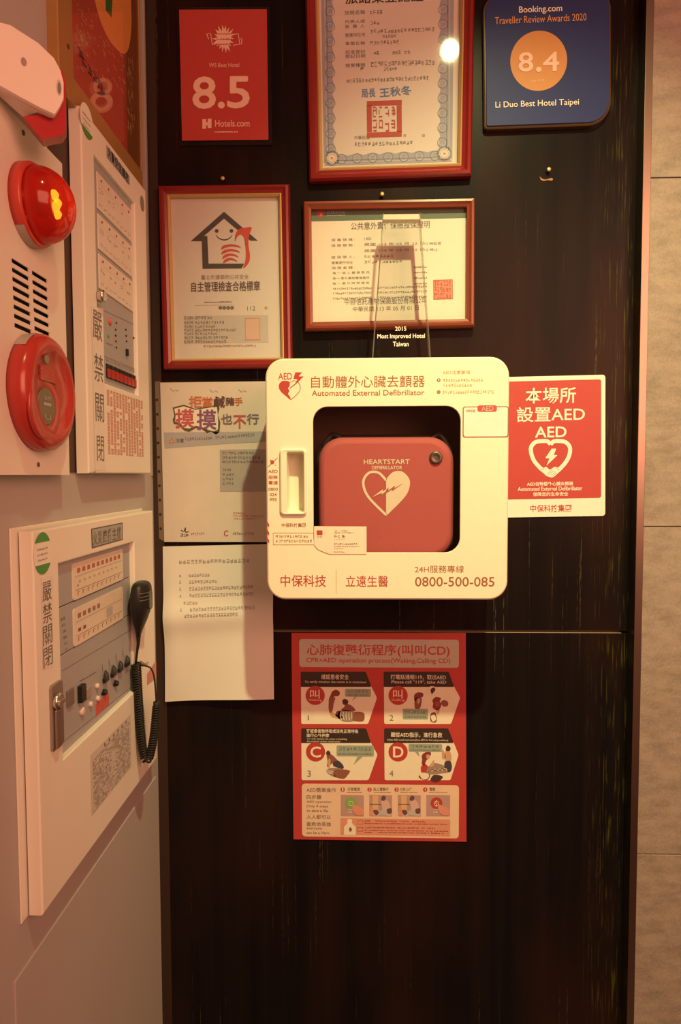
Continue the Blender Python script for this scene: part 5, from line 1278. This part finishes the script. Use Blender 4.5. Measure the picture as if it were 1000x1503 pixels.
pbox('red_tag', 140, 1025, 160, 1043, 0.0006, M('red_tag_print', (0.55, 0.10, 0.09), 0.5), bev=0.0002)
b = B()
for (u, v, r) in ((119.5, 1044, 0.006), (132, 1033.5, 0.004), (142.5, 1025, 0.004), (141.5, 1007, 0.004)):
    b = B(); b.lathe(lp.pt(u, v), (1, 0, 0), [(r, -0.001), (r * 0.9, 0.003), (r * 0.5, 0.004)], M('white_button', (0.66, 0.55, 0.50), 0.4), 14); b.build('button', panel)
b = B()
for (u, v) in ((152, 1016), (169, 1003)):
    b = B(); b.lathe(lp.pt(u, v), (1, 0, 0), [(0.005, -0.001), (0.004, 0.004), (0.0035, 0.005)], BLACKPL, 14); b.box(tuple(lp.pt(u, v) + Vector((-0.001, -0.008, -0.002))), tuple(lp.pt(u, v) + Vector((0.002, 0.008, 0.0015))), BLACKPL); b.build('rotary_knob', panel)
b = B(); LN = M('dark_panel_line', (0.13, 0.11, 0.11), 0.6)
for (u0, v0, u1, v1, w) in ((127, 995, 141.5, 986, 1.0), (117, 1000, 126, 995.5, 1.0), (91, 985, 193, 924, 0.5), (92, 1090, 198, 1004, 0.5)): b.stroke(lp, [(u0, v0), (u1, v1)], w, LN)
for i in range(6): b.fine(lp, (89.5 + i * 1.2, 906 + i * 9, 96 + i * 0.8, 910 + i * 9), 3, LN, i)
for i in range(5): b.fine(lp, (91.5, 1042 + i * 8, 95, 1044 + i * 8), 1, LN, i)
for i in range(5): b.stroke(lp, [(150 + i * 10, 975 - i * 7), (151 + i * 10, 985 - i * 7)], 0.6, LN)
b.build('printed_lines', panel)
b = B(); p = [f1.pt(72, 1004), f1.pt(88.5, 1000)]; zt, zb_ = f1.pt(80, 1002).z, f1.pt(81, 1099).z
b.loops([[Vector((x, (p[0].y + p[1].y) / 2 + a, (zt + zb_) / 2 + c)) for a, c in rr2((p[1].y - p[0].y) - i2, zt - zb_ - i2, 0.004, 4)] for x, i2 in ((XF, 0), (XF + 0.003, 0), (XF + 0.004, 0.002))], M('satin_steel', (0.42, 0.36, 0.33), 0.35, 0.9), sm=False); lk = b.build('lock_plate', door)
b = B(); p = LEFT(XF + 0.004).pt(82.5, 1029); b.lathe(p, (1, 0, 0), [(0.010, 0), (0.010, 0.004), (0.008, 0.006)], CHROME, 22); b.box(tuple(p + Vector((0.005, -0.009, -0.003))), tuple(p + Vector((0.009, 0.006, 0.003))), CHROME, 0.001, 1); b.build('lock_knob', lk)
b = B(); p = LEFT(XF + 0.004).pt(82.5, 1055); b.box(tuple(p + Vector((0, -0.006, -0.034))), tuple(p + Vector((0.004, 0.006, 0.012))), M('satin_steel_bar', (0.36, 0.30, 0.28), 0.4, 0.9), 0.0015, 2); b.build('lock_bar', lk)
b = B(); f1 = LEFT(XF + 0.0004); f2 = LEFT(XF + 0.0008)
b.poly(f1, [(134, 776), (180, 766.8), (180.4, 792.2), (135, 805)], M('slate_plate_edge', (0.09, 0.09, 0.09), 0.5)); b.poly(f2, [(135.2, 777.4), (179, 768.6), (179.4, 791), (136, 803)], M('pale_slate_plate', (0.36, 0.37, 0.36), 0.5))
for i, ch in enumerate('火災廣播主機'): b.text(LEFT(XF + 0.0011), ch, (137 + i * 7.0, 780 - i * 1.4, 143 + i * 7.0, 800.5 - i * 1.9), GREY, 0.012)
b.build('name_plate', door)
b = B(); b.poly(f1, [(61, 848), (78, 845), (79, 979), (63, 982)], M('white_label_strip', (0.74, 0.70, 0.66), 0.5)); stacked(b, f2, (('嚴', (62.5, 853, 76, 882)), ('禁', (63, 885, 76.5, 914)), ('關', (63.5, 917, 77, 946)), ('閉', (64, 949, 77.5, 978))), GREY); b.build('warning_label', door, 'vertical paper strip with four black characters')
oval_sticker(door, 62.6, 812, 13.0, 31, True)
b = B(); a = f1.pt(133, 1108); c = f1.pt(191.7, 1048); zt = f1.pt(162, 1079).z; zb_ = f1.pt(162, 1164).z
LBL = M('grey_white_label', (0.60, 0.55, 0.52), 0.5)
b.face([Vector((XF + 0.0004, y, z)) for y, z in ((a.y, zt), (c.y, zt), (c.y, zb_), (a.y, zb_))], LBL); lb = b.build('instruction_label', door)
b = B(); rnd = random.Random(8)
def irect(y0, z0, y1, z1, m): b.face([Vector((XF + 0.0007, y, z)) for y, z in ((y0, z0), (y1, z0), (y1, z1), (y0, z1))], m)
Wd, Hd = c.y - a.y, zt - zb_
for i in range(26):
    z0 = zt - Hd * (0.10 + 0.034 * i); y = a.y + Wd * 0.04
    while y < a.y + Wd * 0.94:
        w = Wd * rnd.uniform(0.02, 0.05)
        if rnd.random() < (0.75 if not (0.42 < (y - a.y) / Wd < 0.6 and 6 < i < 20) else 0.3): irect(y, z0, y + w * 0.8, z0 - Hd * 0.020, PALEGREY if rnd.random() < 0.5 else M('mauve_grey_ink', (0.24, 0.21, 0.22), 0.7))
        y += w
for i in range(6): irect(a.y + Wd * (0.3 + 0.11 * i), zt - Hd * 0.03, a.y + Wd * (0.33 + 0.11 * i), zt - Hd * 0.085, GREY)
b.build('lettering', lb)
K = Crop(60, 900, 5); b = B(); b.poly(f1, K(780, 446, 846, 348, 848, 478, 782, 528), M('pink_red_sticker', (0.55, 0.20, 0.17), 0.5)); b.build('corner_sticker', door)

# --- hand microphone hanging on the cabinet
YM = -0.182
qm = BACK(YM)
t = thing('microphone', 'black hand microphone with a coiled cord hanging on the broadcast cabinet', 'microphone', qm.pt(208, 935))
prof = [(207.5, 853.6, 9), (207.8, 856, 13.5), (207.8, 861, 16.5), (207.6, 870, 18.0), (207.2, 884, 18.2), (206.6, 898, 16.2), (205.6, 911, 11.8), (204.6, 921, 7.6), (203.9, 928, 5.2), (203.5, 933, 3.6)]
b = B(); ls = []
for u, v, hw in prof:
    cpt = qm.pt(u, v); r = (qm.pt(u + hw, v).x - cpt.x) / 1.03
    ls.append([cpt + Vector((r * 0.80 * math.cos(a), r * 1.5 * math.sin(a), 0)) for a in [2 * math.pi * i / 28 for i in range(28)]])
b.loops(ls, BLACKPL); b.build('body', t)
b = B()
for k, v in enumerate((868, 873, 878)):
    p = qm.pt(207.5, v); b.tube([p + Vector((0.0152 * math.cos(a), 0.028 * math.sin(a) , 0)) for a in [math.radians(-70 + 14 * i) for i in range(6)]], 0.0008, M('grey_plastic_rib', (0.12, 0.10, 0.09), 0.3), 6)
b.build('speaker_grille', t)
b = B(); p = qm.pt(220.5, 880); b.loops([[p + Vector((x, a, c)) for a, c in rr2(0.016, 0.030, 0.006, 4)] for x in (-0.008, 0.0, 0.0015)], M('dark_grey_button', (0.045, 0.04, 0.035), 0.3)); b.build('talk_button', t)
b = B(); b.tube([qm.pt(*p) for p in ((203.5, 928), (203.3, 936), (203, 945), (201.6, 955), (200, 968), (199.5, 978))], [0.0042, 0.0034, 0.0026, 0.002, 0.0018, 0.0018], RUBBER, 10); b.build('strain_relief', t)
path = smooth([tuple(qm.pt(*p)) for p in ((199.5, 974), (200.5, 990), (203, 1030), (206.5, 1075), (209.5, 1100), (213.5, 1114), (219, 1112), (223.5, 1094), (227, 1068), (229.5, 1036))], 14, False)
cum = [0.0]
for p, q in zip(path, path[1:]): cum.append(cum[-1] + (q - p).length)
def along(s):
    for i in range(len(cum) - 1):
        if cum[i + 1] >= s: return path[i].lerp(path[i + 1], (s - cum[i]) / max(1e-9, cum[i + 1] - cum[i])), (path[i + 1] - path[i]).normalized()
    return path[-1], (path[-1] - path[-2]).normalized()
pts = []; turns = cum[-1] / 0.0040; NS = int(turns * 12)
for i in range(NS + 1):
    s = cum[-1] * i / NS; c, tg = along(s); e1 = Vector((0, 1, 0)); e2 = tg.cross(e1).normalized(); ph = 2 * math.pi * i / 12; r = 0.0068 - 0.0018 * s / cum[-1]
    pts.append(c + (e1 * math.cos(ph) + e2 * math.sin(ph)) * r)
b = B(); b.tube(pts, 0.0016, RUBBER, 6); b.build('coiled_cord', t)
b = B(); b.tube([qm.pt(*p) for p in ((229.6, 1040), (230, 1030))], [0.0052, 0.0052], RUBBER, 12); b.tube([Vector(p) for p in smooth([tuple(qm.pt(*p)) for p in ((229.5, 1031), (228, 1008), (225.5, 990), (221, 980.5), (214, 977.5), (206, 976))], 6, False)], 0.0014, RUBBER, 8); b.build('cord_end', t)
pk = onF(216, 978)
b = B(); a = qm.pt(207, 977); b.tube([Vector((XF + 0.0002, a.y + 0.008, a.z)), Vector((a.x + 0.006, a.y + 0.004, a.z)), Vector((a.x + 0.010, a.y, a.z + 0.004))], 0.0028, M('tan_hook', (0.30, 0.2, 0.14), 0.5), 8)
b.tube([Vector((XF + 0.0002, a.y + 0.03, a.z - 0.002)), Vector((a.x + 0.006, a.y + 0.004, a.z))], 0.002, M('tan_hook', (0.30, 0.2, 0.14), 0.5), 8); b.build('hook', t)
b = B(); c = qm.pt(207, 884); b.box((XF + 0.0002, c.y - 0.010, c.z - 0.012), (c.x - 0.006, c.y + 0.010, c.z + 0.012), BLACKPL, 0.001, 1); b.build('hanger_clip', t)
